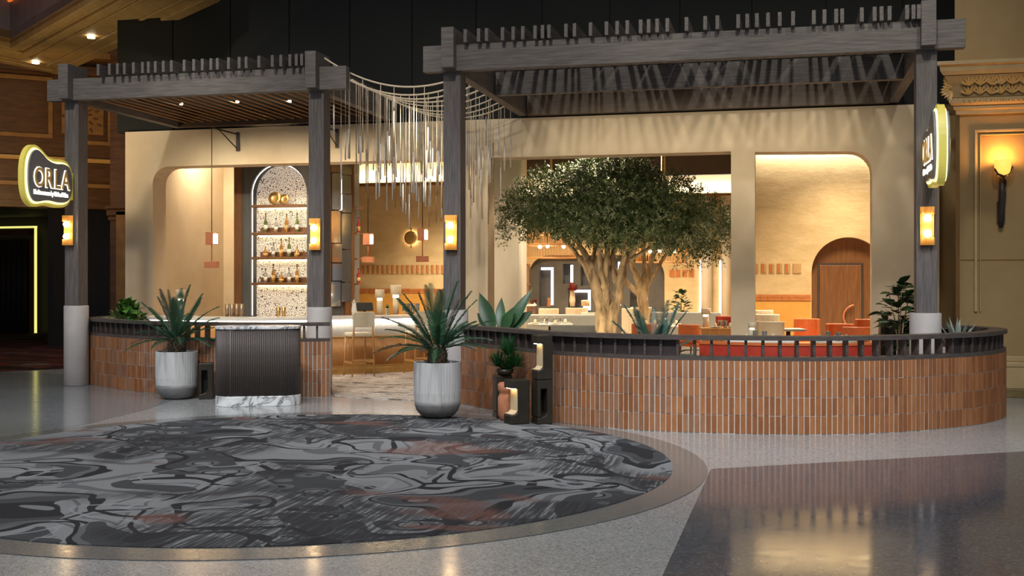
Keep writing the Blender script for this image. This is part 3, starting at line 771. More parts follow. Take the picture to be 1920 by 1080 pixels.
for px, py in ((340, 197), (445, 193), (543, 192)):
    Z = 2100*(4.5-1.65)/(525-py); X = (px-960)/2100*Z
    lx, ly = X*_c-Z*_s, X*_s+Z*_c
    MB().cyl(lx, ly, 4.505, 4.53, .026, 14).build('downlight', 'downlight', pl_, sh)
    spot('pergola_downlight', (lx, ly, 4.44), (lx+.1, ly+.9, 0), 60, 100, WARM, .6, .04)
# right pergola
RPX = (-4.30, 1.67); RY = 14.43
o = (RPX[0], RY)
pr = thing('pergola', 'larger weathered wood pergola over the dining terrace, right of the hanging chimes', 'pergola', (o[0], o[1], 0))
for x in RPX: post(pr, x, RY, o)
sh = (-o[0], -o[1], 0)
BX(-4.68, 2.10, RY-.20, RY-.06, 4.42, 4.765).build('front_beam', 'grey_wood', pr, sh, bevel=.005)
BX(-4.2, 1.6, 16.25, 16.39, 4.42, 4.765).build('middle_beam', 'grey_wood', pr, sh, bevel=.005)
BX(-4.2, 1.6, 18.36, 18.5, 4.42, 4.765).build('ledger_beam', 'fascia', pr, sh)
for x in RPX: BX(x-.07, x+.07, RY-.06, 18.5, 4.43, 4.765).build('side_beam', 'grey_wood_depth', pr, sh, bevel=.005)
rafters(pr, [872, 897, 912, 942, 962, 980, 1003, 1017, 1029, 1061, 1077, 1107, 1137, 1157, 1176, 1201, 1216, 1232, 1251, 1287, 1322, 1345, 1384, 1401, 1419, 1440, 1462, 1487, 1526, 1546, 1568, 1579, 1616, 1640, 1653, 1668, 1701, 1713, 1723], RY-.32, 14.11, 18.4, o)

# ================================================================== HANGING CHIMES between the pergolas
ch = thing('chime_canopy', 'canopy of sagging cords hung with slim metal chimes between the two pergolas', 'chimes', (-5.5, 16.5, 0))
tube_me = [MB().cyl(0, 0, -.52, 0, .0115, 8).mesh('chime_tube', 'chime_metal'), MB().cyl(0, 0, -.66, 0, .0095, 8).mesh('chime_tube', 'chime_bronze'), MB().cyl(0, 0, -.44, 0, .013, 8).mesh('chime_tube', 'chime_metal')]
cord_me = MB().cyl(0, 0, -1, 0, .0052, 5).mesh('cord', 'rope')
rng = random.Random(3)
rows = [15.42, 15.75, 16.1, 16.5, 16.9, 17.3, 17.7, 18.1]
for k, y in enumerate(rows):
    xa, xb = -6.60, -4.36
    za, zb = (4.93 if k == 0 else 4.80), 4.62
    sag = .30+.04*rng.random()
    pts = []
    for i in range(25):
        u = i/24
        pts.append((xa+(xb-xa)*u+5.5, y-16.5, za+(zb-za)*u-4*sag*u*(1-u)))
    MB().tube(pts, .014 if k < 4 else .011, 6).build('rope', 'rope', ch)
    ns = 9 if k == 0 else 14
    for j in range(ns):
        u = (j+.6+rng.uniform(-.25, .25))/(ns+.2)
        x = xa+(xb-xa)*u; z = za+(zb-za)*u-4*sag*u*(1-u)
        zt = 3.95-1.0*math.sin(math.pi*u)*rng.uniform(.25, 1.0)+rng.uniform(-.15, .25)
        if k == 0: zt += .3
        q = link('cord', cord_me, ch, (x+5.5, y-16.5, z), scale=(1, 1, z-zt))
        link('chime_tube', rng.choice(tube_me), ch, (x+5.5, y-16.5, zt))

# ================================================================== POST SCONCES AND BLADE SIGNS
def sconce(x, y, z, label):
    t = thing('wall_sconce', label, 'lamp', (x, y, z), 0, 'fluted amber sconces on the pergola posts')
    BX(-.078, .078, -.025, 0, -.23, .23).build('back_plate', 'brass', t)
    for i in range(9):
        xx = -.072+i*.018
        MB().cyl(xx, -.028-.014*math.cos((i-4)*.35), -.23, .23, .009, 8).build('flute', 'amber', t)
    for zz in (.095, -.095):
        bl = MB().ball((0, -.085, zz), .046, 14, 10).build('bulb', 'bulb', t)
        MB().cyl(0, -.085, zz-(.06 if zz < 0 else -.04), zz+(.06 if zz > 0 else -.04), .02, 10).build('bulb_holder', 'brass', bl)
        s_ = 1 if zz > 0 else -1
        for i in range(9):
            a = R(-80+20*i)
            MB().cyl(.075*math.sin(a), -.06-.05*math.cos(a), min(s_*.14, s_*.23), max(s_*.14, s_*.23), .008, 6).build('front_flute', 'amber', t)
    return t
sconce(LPX[0]-.03, LY-.127, 2.42, 'fluted amber sconce on the leftmost pergola post under the blade sign')
sconce(LPX[1], LY-.127, 2.32, 'fluted amber sconce on the pergola post beside the bottle niche')
sconce(RPX[0], RY-.127, 2.28, 'fluted amber sconce on the pergola post behind the right potted palm')
sconce(RPX[1], RY-.127, 2.30, 'fluted amber sconce on the far right pergola post')

OUT = [(.0, .50), (.02, .62), (.08, .74), (.18, .80), (.30, .76), (.45, .67), (.62, .635), (.80, .645), (.93, .62), (1.0, .53), (1.03, .40), (1.02, .26), (.96, .13), (.86, .07), (.70, .055), (.50, .07), (.35, .06), (.20, .035), (.10, .06), (.03, .16), (.0, .32)]
def outline(off):
    pts = catmull(OUT+OUT[:1], .035)[:-1]
    n = len(pts); res = []
    for i in range(n):
        d = (pts[(i+1) % n]-pts[i-1]).normalized()
        res.append((pts[i].x-d.y*off, pts[i].y+d.x*off))
    return res
def blade_sign(x, yfar, z, label, flip):
    t = thing('blade_sign', label, 'sign', (x, yfar, z))
    # local: y' = -(distance from the post); outline u runs from the far (free) end to the post
    def pl(off, x0, x1, name, m):
        MB().prism([(u-1.12, v-.40) for u, v in outline(off)], x0, x1, 'x').build(name, m, t)
    pl(.075, -.04, .04, 'core', 'sign_yellow')
    pl(.03, -.058, .058, 'light_gap', 'sign_lit')
    pl(.0, .058, .085, 'face_plate', 'sign_grey'); pl(.0, -.085, -.058, 'face_plate', 'sign_grey')
    BX(-.03, .03, -.12, -.002, -.28, .14).build('bracket', 'sign_yellow', t)
    for side in (1, -1):
        if side == 1: rot = (R(90), 0, R(90)); st = -1.02
        else: rot = (R(90), 0, R(-90)); st = -.16
        adv = 0
        for chx, w in (('O', .255), ('R', .215), ('L', .175), ('A', .2)):
            for nm, mm, sz, off in (('letter_halo', 'letter_halo', .014, .088), ('letter', 'letter_gold', .004, .100)):
                me = text_mesh(chx, .40, .005, sz); me.materials.clear(); me.materials.append(M[mm])
                link(nm, me, t, (side*off, st+side*adv, -.135), rot, scale=(.76, 1, 1))
            adv += w
        me = text_mesh('Mediterranean by Michael Mina', .066, .003, .002); me.materials.clear(); me.materials.append(M['letter_halo'])
        link('lettering', me, t, (side*.09, st, -.255), rot, scale=(.97, 1.45, 1))
    return t
blade_sign(LPX[0], LY-.125, 3.17, 'grey blade sign with yellow rim and lit gold letters on the leftmost post', 1)
blade_sign(RPX[1]+.03, RY-.125, 3.15, 'matching blade sign seen edge-on, on the far right post', -1)

# ================================================================== FOREGROUND OBJECTS
def frond_mesh(L, droop, m, seed, lw=.0065, ll=.125):
    rg = random.Random(seed); mb = MB()
    path = [(L*t*(1-.12*droop*t), 0, L*(.10*t-droop*.55*t*t)) for t in [i/12 for i in range(13)]]
    mb.tube(path, [.009*(1-.85*i/12) for i in range(13)], 5, False)
    n = 42
    for i in range(n):
        t = .14+.86*i/(n-1); k = min(int(t*12), 11); f = t*12-k
        p = Vector(path[k]).lerp(Vector(path[k+1]), f); d = (Vector(path[k+1])-Vector(path[k])).normalized()
        l = ll*math.sin(math.pi*(.16+.78*t))**.8*rg.uniform(.85, 1.1)
        for sd in (1, -1):
            q = (d*.62+Vector((0, sd*.75, .28+rg.uniform(-.08, .1)))).normalized()
            side = d*lw*.9
            mb.add([p-side, p+side, p+q*l*.6+side*.7+Vector((0, 0, -.01)), p+q*l+Vector((0, 0, -.03))], [(0, 1, 2, 3)])
    return mb.mesh('frond', m)
FR = {}
for m_ in ('leaf_palm', 'leaf_palm_dry', 'leaf_blue'):
    FR[m_] = [frond_mesh(.80, .22, m_, 1), frond_mesh(.74, .42, m_, 2), frond_mesh(.70, .62, m_, 3)]
def fronds(t, z0, n, sc, rg, main='leaf_palm', dry=.15, lo=5, hi=82):
    for i in range(n):
        u = (i+.5)/n; el = R(lo+(hi-lo)*u+rg.uniform(-6, 6)); az = i*2.39996+rg.uniform(-.25, .25)
        m_ = 'leaf_palm_dry' if rg.random() < dry else main
        k = 0 if u > .6 else (1 if u > .3 else 2)
        link('frond', FR[m_][k], t, (.03*math.cos(az), .03*math.sin(az), z0), (0, -el, az), scale=(sc*rg.uniform(.9, 1.1),)*3)
def planter(x, y, label, seed, sc, z=0):
    rg = random.Random(seed)
    t = thing('potted_palm', label, 'potted plant', (x, y, z), rg.random()*6)
    po = MB()
    N_ = 96; prof = [(.275, .20), (.283, .30), (.285, .66), (.262, .66), (.255, .60)]
    vs = []
    for r_, z_ in prof:
        for j in range(N_):
            rr = r_*(1 - (.006 if j % 2 == 0 and r_ > .27 else 0)); a = 2*math.pi*j/N_
            vs.append((rr*math.cos(a), rr*math.sin(a), z_))
    po.add(vs, [(i*N_+j, i*N_+(j+1) % N_, (i+1)*N_+(j+1) % N_, (i+1)*N_+j) for i in range(4) for j in range(N_)], False)
    po.build('pot', 'concrete', t)
    MB().lathe([(.0, 0), (.14, .0), (.20, .025), (.25, .085), (.272, .15), (.2755, .20)], 48).build('pot_base', 'concrete_dark', t)
    MB().lathe([(.256, .55), (.256, .60), (.0, .625)], 32).build('soil', 'soil', t)
    tr = MB().lathe([(.085, .58), (.115, .66), (.12, .74), (.10, .82), (.05, .87)], 16); tr.build('trunk', 'trunk_palm', t)
    sb = MB()
    for i in range(60):
        a = i*2.4; z = .62+.22*i/60
        sb.leaf((.105*math.cos(a), .105*math.sin(a), z), (math.cos(a), math.sin(a), .9), (0, 0, 1), .06, .016, 2, -.2, .2)
    sb.build('leaf_scars', 'trunk_palm', t)
    fronds(t, .80, 32, sc, rg, lo=2, hi=80)
    return t
planter(-8.22, 14.05, 'grey fluted pot with sago palm, left of the host stand', 5, .92)
planter(-4.03, 12.81, 'grey fluted pot with sago palm at the right side of the entrance', 11, 1.0, .0112)

# host stand
hs = thing('host_stand', 'dark fluted oval host stand with white marble top and base', 'host stand', (-6.77, 13.63, 0), R(24))
def stadium(hw, r_, n=14):
    return [(hw+r_*math.cos(R(-90+180*i/n)), r_*math.sin(R(-90+180*i/n))) for i in range(n+1)]+[(-hw+r_*math.cos(R(90+180*i/n)), r_*math.sin(R(90+180*i/n))) for i in range(n+1)]
MB().prism(stadium(.30, .255), 0, .135).build('marble_base', 'marble', hs, bevel=.006)
MB().prism(stadium(.30, .235), .135, 1.005).build('body', 'stand_wood', hs)
MB().prism(stadium(.30, .262), 1.005, 1.045).build('marble_top', 'marble', hs, bevel=.008)
fl_me = MB().cyl(0, 0, .137, 1.003, .0105, 8).mesh('flute', 'stand_wood')
per = catmull([(a, b_) for a, b_ in stadium(.30, .240, 24)]+[stadium(.30, .240, 24)[0]], .0235)
for p in per: link('flute', fl_me, hs, (p.x, p.y, 0))

# bronze J-shaped lantern blocks
def jblock(x, y, rz, w, d, h, label, mode, z=0, lit=True):
    t = thing('lantern_block', label, 'lantern', (x, y, z), rz)
    hw = w/2
    if mode == 'left':
        notch = [(-hw, h*.81), (-hw+w*.36, h*.81), (-hw+w*.36, h*.30)]+[(-hw+w*.36*math.cos(R(90*i/5)), h*.30-h*.09*math.sin(R(90*i/5))) for i in range(1, 6)]
        poly = [(-hw, 0), (hw, 0), (hw, h), (-hw, h)]+notch
        MB().prism(poly, -d/2, d/2, 'y').build('block', 'bronze', t, bevel=.012)
        BX(-hw+w*.36-.004, -hw+w*.36+.002, -d/2+.012, d/2-.012, h*.30, h*.80).build('inner_panel', 'bronze_inner', t)
        MB().prism([(-hw+.012, h*.218), (-hw+w*.2, h*.226), (-hw+w*.30, h*.262), (-hw+w*.35, h*.30), (-hw+w*.35, h*.31), (-hw+w*.22, h*.25), (-hw+.012, h*.235)], -d/2+.012, d/2-.012, 'y').build('inner_curve', 'bronze_inner', t)
        if lit: BX(-hw+.02, -hw+w*.3, -d/2+.03, d/2-.03, h*.795, h*.808).build('lamp_strip', 'led_warm', t)
    else:
        a0, a1 = (-hw+w*.22, -hw+w*.62)
        poly = [(-hw, 0), (hw, 0), (hw, h), (-hw, h), (-hw, h*.16), (a0, h*.16), (a0, h*.80), (a1, h*.80), (a1, h*.26), (a1-.02, h*.19), (a0, h*.15), (-hw, h*.15)]
        MB().prism(poly, -d/2, d/2, 'y').build('block', 'bronze', t, bevel=.010)
        BX(a0, a1, d/2-.03, d/2-.005, h*.16, h*.80).build('inner_panel', 'black', t)
    return t
jblock(-2.97, 12.45, R(40), .235, .20, .505, 'dark bronze lantern block with lit notch standing in front of the terracotta pot', 'left', .0112)
jblock(-2.69, 12.52, R(38), .19, .18, .50, 'dark unlit bronze block, the lower one of the stack of two', 'slot', .0112)
jblock(-2.69, 12.52, R(38), .19, .18, .51, 'dark bronze lantern block with lit notch, the upper one of the stack of two', 'left', .514)
jblock(-7.80, 14.12, R(22), .19, .18, .50, 'single dark bronze block between the left potted palm and the host stand', 'slot')
jblock(-3.28, 13.02, R(30), .20, .18, .515, 'dark bronze block behind the terracotta pot, carrying the grass plant', 'slot')
tp = thing('terracotta_pot', 'square-shouldered terracotta pot among the bronze blocks', 'pot', (-3.13, 12.72, .0112), R(14))
MB().lathe([(0, 0), (.085, 0), (.105, .02), (.125, .06), (.128, .12), (.128, .27), (.112, .30), (.112, .33), (.128, .35), (.128, .42), (.11, .44), (.10, .40), (.0, .38)], 28, smooth=True).build('body', 'terracotta', tp)
gp = thing('grass_plant', 'bushy bright green grass plant in a small dark bowl among the bronze blocks', 'potted plant', (-3.24, 12.98, .517))
MB().lathe([(0, 0), (.07, 0), (.10, .03), (.105, .07), (.095, .07), (0, .06)], 20).build('bowl', 'bronze', gp)
rg = random.Random(4)
for cx, cz, n_, L_, nm in ((.03, .20, 210, .29, 'upper_tuft'), (-.09, .06, 190, .27, 'tuft'), (.13, .06, 190, .27, 'tuft'), (.03, .02, 190, .27, 'tuft')):
    mb = MB()
    for i in range(n_):
        a = rg.uniform(0, 6.28); el = rg.uniform(.15, 1.5)
        d = (math.cos(a)*math.cos(el), math.sin(a)*math.cos(el), math.sin(el))
        mb.leaf((cx+rg.uniform(-.02, .02), rg.uniform(-.02, .02), cz+.04), d, (0, .2, 1), L_*rg.uniform(.6, 1.05)*(.55+.45*math.sin(el)), .006, 2, .25, .2)
    mb.tube([(.02, 0, .05), (cx, 0, cz+.06)], .012, 6)
    mb.build(nm, 'grass', gp)

# ------------------------------------------------------------------ plants behind the rails
def leafy(x, y, z, label, m_, n, rad, h, L_, W_, seed, stem=True, name='leafy_shrub', up=.35):
    rg = random.Random(seed)
    t = thing(name, label, 'plant', (x, y, z))
    me = [MB().leaf((0, 0, 0), (1, 0, .1), (0, 0, 1), L_*s_, W_*s_, 4, .25, .25).mesh('leaf', m_) for s_ in (1, .8, 1.15)]
    if stem:
        for k in range(4):
            a = k*1.6; MB().tube([(0, 0, 0), (.05*math.cos(a), .05*math.sin(a), h*.5), (rad*.4*math.cos(a), rad*.4*math.sin(a), h*.9)], [.012, .009, .005], 6).build('stem', 'bark', t)
    for i in range(n):
        a = rg.uniform(0, 6.28); u = rg.uniform(.15, 1); r_ = rad*rg.uniform(.1, .75)*math.sin(math.pi*min(u*.8+.15, .95))
        link('leaf', rg.choice(me), t, (r_*math.cos(a), r_*math.sin(a), h*u), (rg.uniform(-.4, .4), -rg.uniform(-.3, 1.0)*up*2, a+rg.uniform(-.6, .6)))
    return t
leafy(-10.2, 15.95, .86, 'bright green rosette plant behind the left rail beside the white stone base', 'leaf_bright', 150, .30, .42, .14, .065, 2, False, 'rosette_plant', .8)
fc = leafy(1.48, 15.6, .55, 'dark green broad-leaved shrub beside the far right pergola post', 'leaf_deep', 110, .34, 1.05, .20, .065, 8)
MB().lathe([(.17, -.55), (.20, -.5), (.20, .0), (.0, -.02)], 20).build('pot', 'concrete_dark', fc)
p3 = thing('banana_plant', 'broad-leaved banana plant behind the rail right of the stucco pier', 'plant', (-3.88, 15.3, .01))
MB().lathe([(.15, 0), (.19, .05), (.19, .55), (0, .55)], 20).build('pot', 'concrete_dark', p3)
for az, el, L_, W_ in ((175, 66, .72, .14), (160, 40, .48, .12), (-5, 62, .82, .11), (20, 40, .55, .12), (100, 70, .6, .10), (-60, 48, .45, .11)):
    a = R(az); e = R(el)
    q = Vector((.10*math.cos(a), .05*math.sin(a), .93))
    MB().leaf(q, (math.cos(a)*math.cos(e), math.sin(a)*math.cos(e)*.5, math.sin(e)), (0, -1, .3), L_*.82, W_*.85, 10, .22, .3).build('leaf', 'leaf_banana', p3)
    MB().tube([(0, 0, .5), (.04*math.cos(a), 0, .72), q], .014, 6).build('stalk', 'leaf_banana', p3)
p4 = thing('terrace_palm', 'spiky blue-green palm behind the slatted rail below the tree', 'plant', (-1.50, 13.25, .01))
MB().lathe([(.15, 0), (.19, .05), (.19, .50), (0, .50)], 20).build('pot', 'concrete_dark', p4)
fronds(p4, .62, 20, .98, random.Random(21), 'leaf_blue', .12, 12, 80)
MB().cyl(0, 0, .45, .66, .06, 10).build('trunk', 'trunk_palm', p4)
for az, el in ((0, 74), (200, 78), (80, 66)):
    a = R(az); e = R(el)
    MB().leaf((0, 0, .60), (math.cos(a)*math.cos(e), math.sin(a)*math.cos(e), math.sin(e)), (0, -1, .2), .62, .045, 6, .1, .4).build('leaf', 'leaf_deep', p4)
p5 = thing('agave', 'pale spiky agave behind the right end of the rail', 'plant', (2.08, 14.75, .01))
MB().lathe([(.12, 0), (.16, .05), (.16, .72), (0, .72)], 18).build('pot', 'concrete_dark', p5)
for i in range(16):
    a = i*2.4; e = R(30+45*i/16)
    MB().leaf((0, 0, .75), (math.cos(a)*math.cos(e), math.sin(a)*math.cos(e), math.sin(e)), (0, 0, 1), .46, .032, 5, -.05, .5).build('leaf', 'leaf_agave', p5)

# ------------------------------------------------------------------ olive trees
def tree(x, y, label, stems, blobs, nleaf, seed, base_r):
    rg = random.Random(seed)
    t = thing('olive_tree', label, 'tree', (x, y, 0))
    for nm, path, rad in stems:
        rad = [r_*.88 for r_ in rad]
        k = 5; pts = []; rs = []
        for i in range(len(path)-1):
            for j in range(k):
                u = j/k; a, b_ = Vector(path[i]), Vector(path[i+1])
                pts.append(a.lerp(b_, u)+Vector((rg.uniform(-1, 1), rg.uniform(-1, 1), 0))*.018); rs.append((rad[i]*(1-u)+rad[i+1]*u)*rg.uniform(.9, 1.1))
        pts.append(Vector(path[-1])); rs.append(rad[-1])
        MB().tube(pts, rs, 10).build(nm, 'bark', t)
    tot = sum(b_[3]*b_[4]*b_[5] for b_ in blobs)
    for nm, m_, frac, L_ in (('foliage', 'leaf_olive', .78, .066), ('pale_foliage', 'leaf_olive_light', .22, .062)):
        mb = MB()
        for bx, by, bz, rx, ry, rz in blobs:
            n_ = int(nleaf*frac*rx*ry*rz/tot)
            for c in range(max(n_//14, 1)):
                while True:
                    u = Vector((rg.uniform(-1, 1), rg.uniform(-1, 1), rg.uniform(-1, 1)))
                    if .15 < u.length < 1: break
                u *= u.length**-.45
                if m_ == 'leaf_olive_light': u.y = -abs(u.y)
                p = Vector((bx+u.x*rx, by+u.y*ry, bz+u.z*rz))
                tw = Vector((u.x, u.y, u.z*.5+rg.uniform(-.6, .5)+(.0))).normalized()
                for k in range(14):
                    q = p+tw*(k*.017); d = (tw*.6+Vector((rg.uniform(-1, 1), rg.uniform(-1, 1), rg.uniform(-1, 1)))*.9).normalized()
                    sd = d.cross(Vector((rg.uniform(-1, 1), rg.uniform(-1, 1), 1))).normalized()*L_*.17
                    mb.add([q, q+d*L_*.5+sd, q+d*L_, q+d*L_*.5-sd], [(0, 1, 2, 3)])
        mb.build(nm, m_, t)['kind'] = 'stuff'
    return t
tx = -3.17
stems = [('trunk', [(-.06, 0, 0), (-.05, 0, .6), (-.07, 0, 1.0), (-.12, 0, 1.35), (-.24, 0, 1.75), (-.38, 0, 2.15), (-.75, -.1, 2.7)], [.19, .145, .135, .135, .09, .06, .025]),
         ('trunk', [(.01, .03, 0), (0, .03, .8), (-.02, .02, 1.35), (.0, 0, 1.75), (.03, 0, 2.3), (.05, 0, 2.9)], [.17, .13, .12, .08, .055, .03]),
         ('trunk', [(.10, 0, 0), (.10, 0, .6), (.13, 0, 1.0), (.23, -.02, 1.35), (.28, 0, 1.65), (.34, 0, 1.95), (.55, 0, 2.25), (1.1, 0, 2.8)], [.16, .12, .105, .11, .10, .07, .05, .025]),
         ('branch', [(-.13, 0, 1.3), (-.34, .1, 1.8), (-.62, .15, 2.2), (-1.1, .1, 2.7)], [.085, .06, .045, .02]),
         ('branch', [(-.02, -.05, 1.5), (-.10, -.1, 1.95), (-.05, -.25, 2.5)], [.07, .055, .03]),
         ('branch', [(.25, 0, 1.5), (.13, .05, 1.85), (.10, .2, 2.4), (-.05, .4, 2.9)], [.085, .06, .045, .02]),
         ('branch', [(.30, .02, 1.75), (.36, -.2, 2.15), (.45, -.4, 2.7)], [.06, .045, .02]),
         ('branch', [(-.27, 0, 1.85), (-.22, .2, 2.25), (-.32, .4, 2.8)], [.055, .04, .02]),
         ('branch', [(.40, 0, 2.0), (.9, .1, 2.3), (1.6, 0, 2.5)], [.05, .035, .015])]
blobs = [(0, 0, 3.05, 1.15, .95, .72), (-.85, 0, 3.10, .85, .8, .54), (-1.42, -.1, 2.92, .50, .55, .40), (.85, 0, 2.98, .85, .85, .58), (1.5, 0, 2.72, .72, .65, .46), (1.92, .1, 2.45, .36, .5, .40), (-.15, -.5, 2.82, .8, .5, .38), (.75, -.4, 2.58, .6, .5, .34), (-.95, -.3, 2.84, .55, .5, .26), (.1, 0, 3.50, .7, .7, .40), (1.45, 0, 2.24, .36, .4, .26), (-1.70, -.1, 2.66, .22, .3, .28), (.35, -.5, 3.2, .6, .5, .4)]
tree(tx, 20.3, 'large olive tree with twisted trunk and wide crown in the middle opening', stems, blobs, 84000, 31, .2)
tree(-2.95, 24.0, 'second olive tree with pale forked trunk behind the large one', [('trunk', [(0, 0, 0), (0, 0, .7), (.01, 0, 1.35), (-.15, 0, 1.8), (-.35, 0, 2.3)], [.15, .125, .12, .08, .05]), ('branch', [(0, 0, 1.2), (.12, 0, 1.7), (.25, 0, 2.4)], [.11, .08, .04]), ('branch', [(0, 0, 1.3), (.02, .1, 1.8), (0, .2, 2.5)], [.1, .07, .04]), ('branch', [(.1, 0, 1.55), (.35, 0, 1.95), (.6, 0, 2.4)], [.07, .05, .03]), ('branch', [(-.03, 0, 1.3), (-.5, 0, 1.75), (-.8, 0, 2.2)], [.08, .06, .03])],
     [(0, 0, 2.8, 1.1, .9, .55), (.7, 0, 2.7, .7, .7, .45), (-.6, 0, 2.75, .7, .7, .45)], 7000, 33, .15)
fs = leafy(-2.24, 25.2, .45, 'small bushy green plant in the dining room beside the yellow wall tiles', 'leaf_deep', 90, .34, .95, .15, .05, 12)
MB().lathe([(.16, -.45), (.19, -.4), (.19, .05), (.0, .03)], 20).build('pot', 'terracotta', fs)

# ================================================================== BAR
bar_pts = [(-10.75, 18.3), (-10.85, 17.75), (-10.55, 17.35), (-9.9, 17.22), (-8.9, 17.25), (-8.2, 17.55), (-7.6, 18.07), (-7.0, 18.62), (-6.45, 19.15), (-5.95, 19.8), (-5.75, 20.5), (-5.75, 21.2)]
bp = catmull(bar_pts, .05)
bc = Vector((-8.6, 18.0))
br = thing('bar_counter', 'curved bar counter with stone top, glowing fluted front and brass foot rail', 'bar', (bc.x, bc.y, 0))
lp = [p-bc for p in bp]
MB().sweep(lp, -.10, .55, .965, 1.015).build('counter_top', 'porcelain', br)
MB().sweep(lp, .03, .30, .0, .965).build('body', 'honey_wood', br)
MB().sweep(lp, -.06, -.03, .10, .135).build('foot_rail', 'brass', br)
MB().sweep(lp, .0, .03, .0, .16).build('kick_plate', 'brass', br)
MB().sweep(lp, -.03, -.005, .945, .964).build('light_strip', 'led', br)
fu = MB().cyl(0, 0, .66, .945, .016, 7).mesh('upper_flute', 'porcelain'); fl = MB().cyl(0, 0, .16, .655, .016, 7).mesh('lower_flute', 'honey_wood')
cnt = 0
for i in range(len(bp)-1):
    if bp[i].x < -8.6 or bp[i].x > -5.9: continue
    d = bp[i+1]-bp[i]; nrm = Vector((-d.y, d.x)).normalized()
    for u in (0, .5):
        q = lp[i]+d*u+nrm*.018
        link('upper_flute', fu, br, (q.x, q.y, 0)); link('lower_flute', fl, br, (q.x, q.y, 0)); cnt += 1
MB().sweep(lp, -.005, .03, .645, .665).build('divider', 'brass', br)
for i in range(0, len(bp)-1, 24):
    d = bp[i+1]-bp[i]; nrm = Vector((-d.y, d.x)).normalized(); a = lp[i]-nrm*.045; b_ = lp[i]+nrm*.01
    MB().bar((a.x, a.y, .12), (b_.x, b_.y, .12), .02, .02).build('rail_bracket', 'brass', br)

def stool(x, y, rz, label):
    t = thing('bar_stool', label, 'bar stool', (x, y, .011), rz, 'bar stools')
    BX(-.20, .20, -.20, .19, .68, .745).build('seat', 'cream', t, bevel=.02)
    # back towards the viewer (-y side)
    MB().prism([(-.19, .84), (.19, .84), (.205, 1.06), (.17, 1.10), (-.17, 1.10), (-.205, 1.06)], -.245, -.205, 'y').build('backrest', 'cream', t, bevel=.012)
    for sx in (-1, 1):
        MB().tube([(sx*.20, -.21, 0), (sx*.175, -.20, .70), (sx*.165, -.215, .95)], [.013, .017, .014], 7).build('leg', 'honey_wood', t)
        MB().tube([(sx*.20, .20, 0), (sx*.175, .17, .69)], [.013, .017], 7).build('leg', 'honey_wood', t)
        MB().bar((sx*.192, -.205, .24), (sx*.192, .19, .24), .02, .03).build('foot_bar', 'honey_wood', t)
    MB().bar((-.195, .19, .20), (.195, .19, .20), .02, .035).build('foot_bar', 'brass', t)
    MB().bar((-.195, -.207, .28), (.195, -.207, .28), .02, .03).build('foot_bar', 'honey_wood', t)
stool(-7.06, 17.98, R(42), 'cream-backed bar stool nearest the end of the left brick wall')
stool(-6.22, 18.72, R(45), 'cream-backed bar stool behind the right potted palm')
stool(-5.58, 19.5, R(60), 'cream-backed bar stool farthest back, mostly hidden by the palm')

# ------------------------------------------------------------------ back-bar tower with arched bottle niche
TX0, TX1, TY = -10.55, -8.60, 20.2
TX1f = -8.60
tw = thing('back_bar_tower', 'dark back bar tower with arched crackle niche, wood edges and mirrored side', 'back bar', ((TX0+TX1)/2, TY, 0))
ox = -(TX0+TX1)/2
def T_(mb, name, m, bev=0, parent=tw): return mb.build(name, m, parent, (ox, -TY, 0), bevel=bev)
nx0, nx1, ntop = -10.20, -9.01, 3.93; nr = (nx1-nx0)/2
T_(MB().prism([(TX0+.17, 0), (nx0, 0), (nx0, ntop-nr)]+list(arc(nx0+nr, ntop-nr, nr, 180, 0, 20))[1:]+[(nx1, 0), (TX1f-.02, 0), (TX1f-.02, 4.9), (TX0+.17, 4.9)], TY, TY+.28, 'y'), 'front_face', 'tower_grey')
T_(BX(TX0, TX0+.17, TY-.02, TY+.3, 0, 4.9), 'edge_board', 'brown_wood')
T_(BX(TX0+.17, TX1f, TY+.28, TY+.34, 0, 4.9), 'niche_back_wall', 'tower_grey')
BX(nx0, nx1, TY+.255, TY+.279, .9, 3.96).build('crackle_panel', 'crackle', tw, (ox, -TY, 0))
le = [(nx0+.012, .95), (nx0+.012, ntop-nr)]+list(arc(nx0+nr, ntop-nr, nr-.012, 180, 0, 20))+[(nx1-.012, .95)]
MB().tube([(x, TY+.05, z) for x, z in le], .008, 5).build('arch_light', 'led_soft', tw, (ox, -TY, 0))
shelves = []
for k, z in enumerate((3.07, 2.53, 2.05, 1.545)):
    T_(BX(nx0+.03, nx1-.03, TY-.03, TY+.25, z, z+.055), 'shelf', 'brown_wood', .006); shelves.append(z+.055)
    if k: T_(BX(nx0+.09, nx1-.09, TY+.235, TY+.253, z+.055, z+.155), 'shelf_back', 'brown_wood')
    T_(BX(nx0+.06, nx1-.06, TY+.20, TY+.24, z-.012, z-.001), 'shelf_light', 'led_warm')
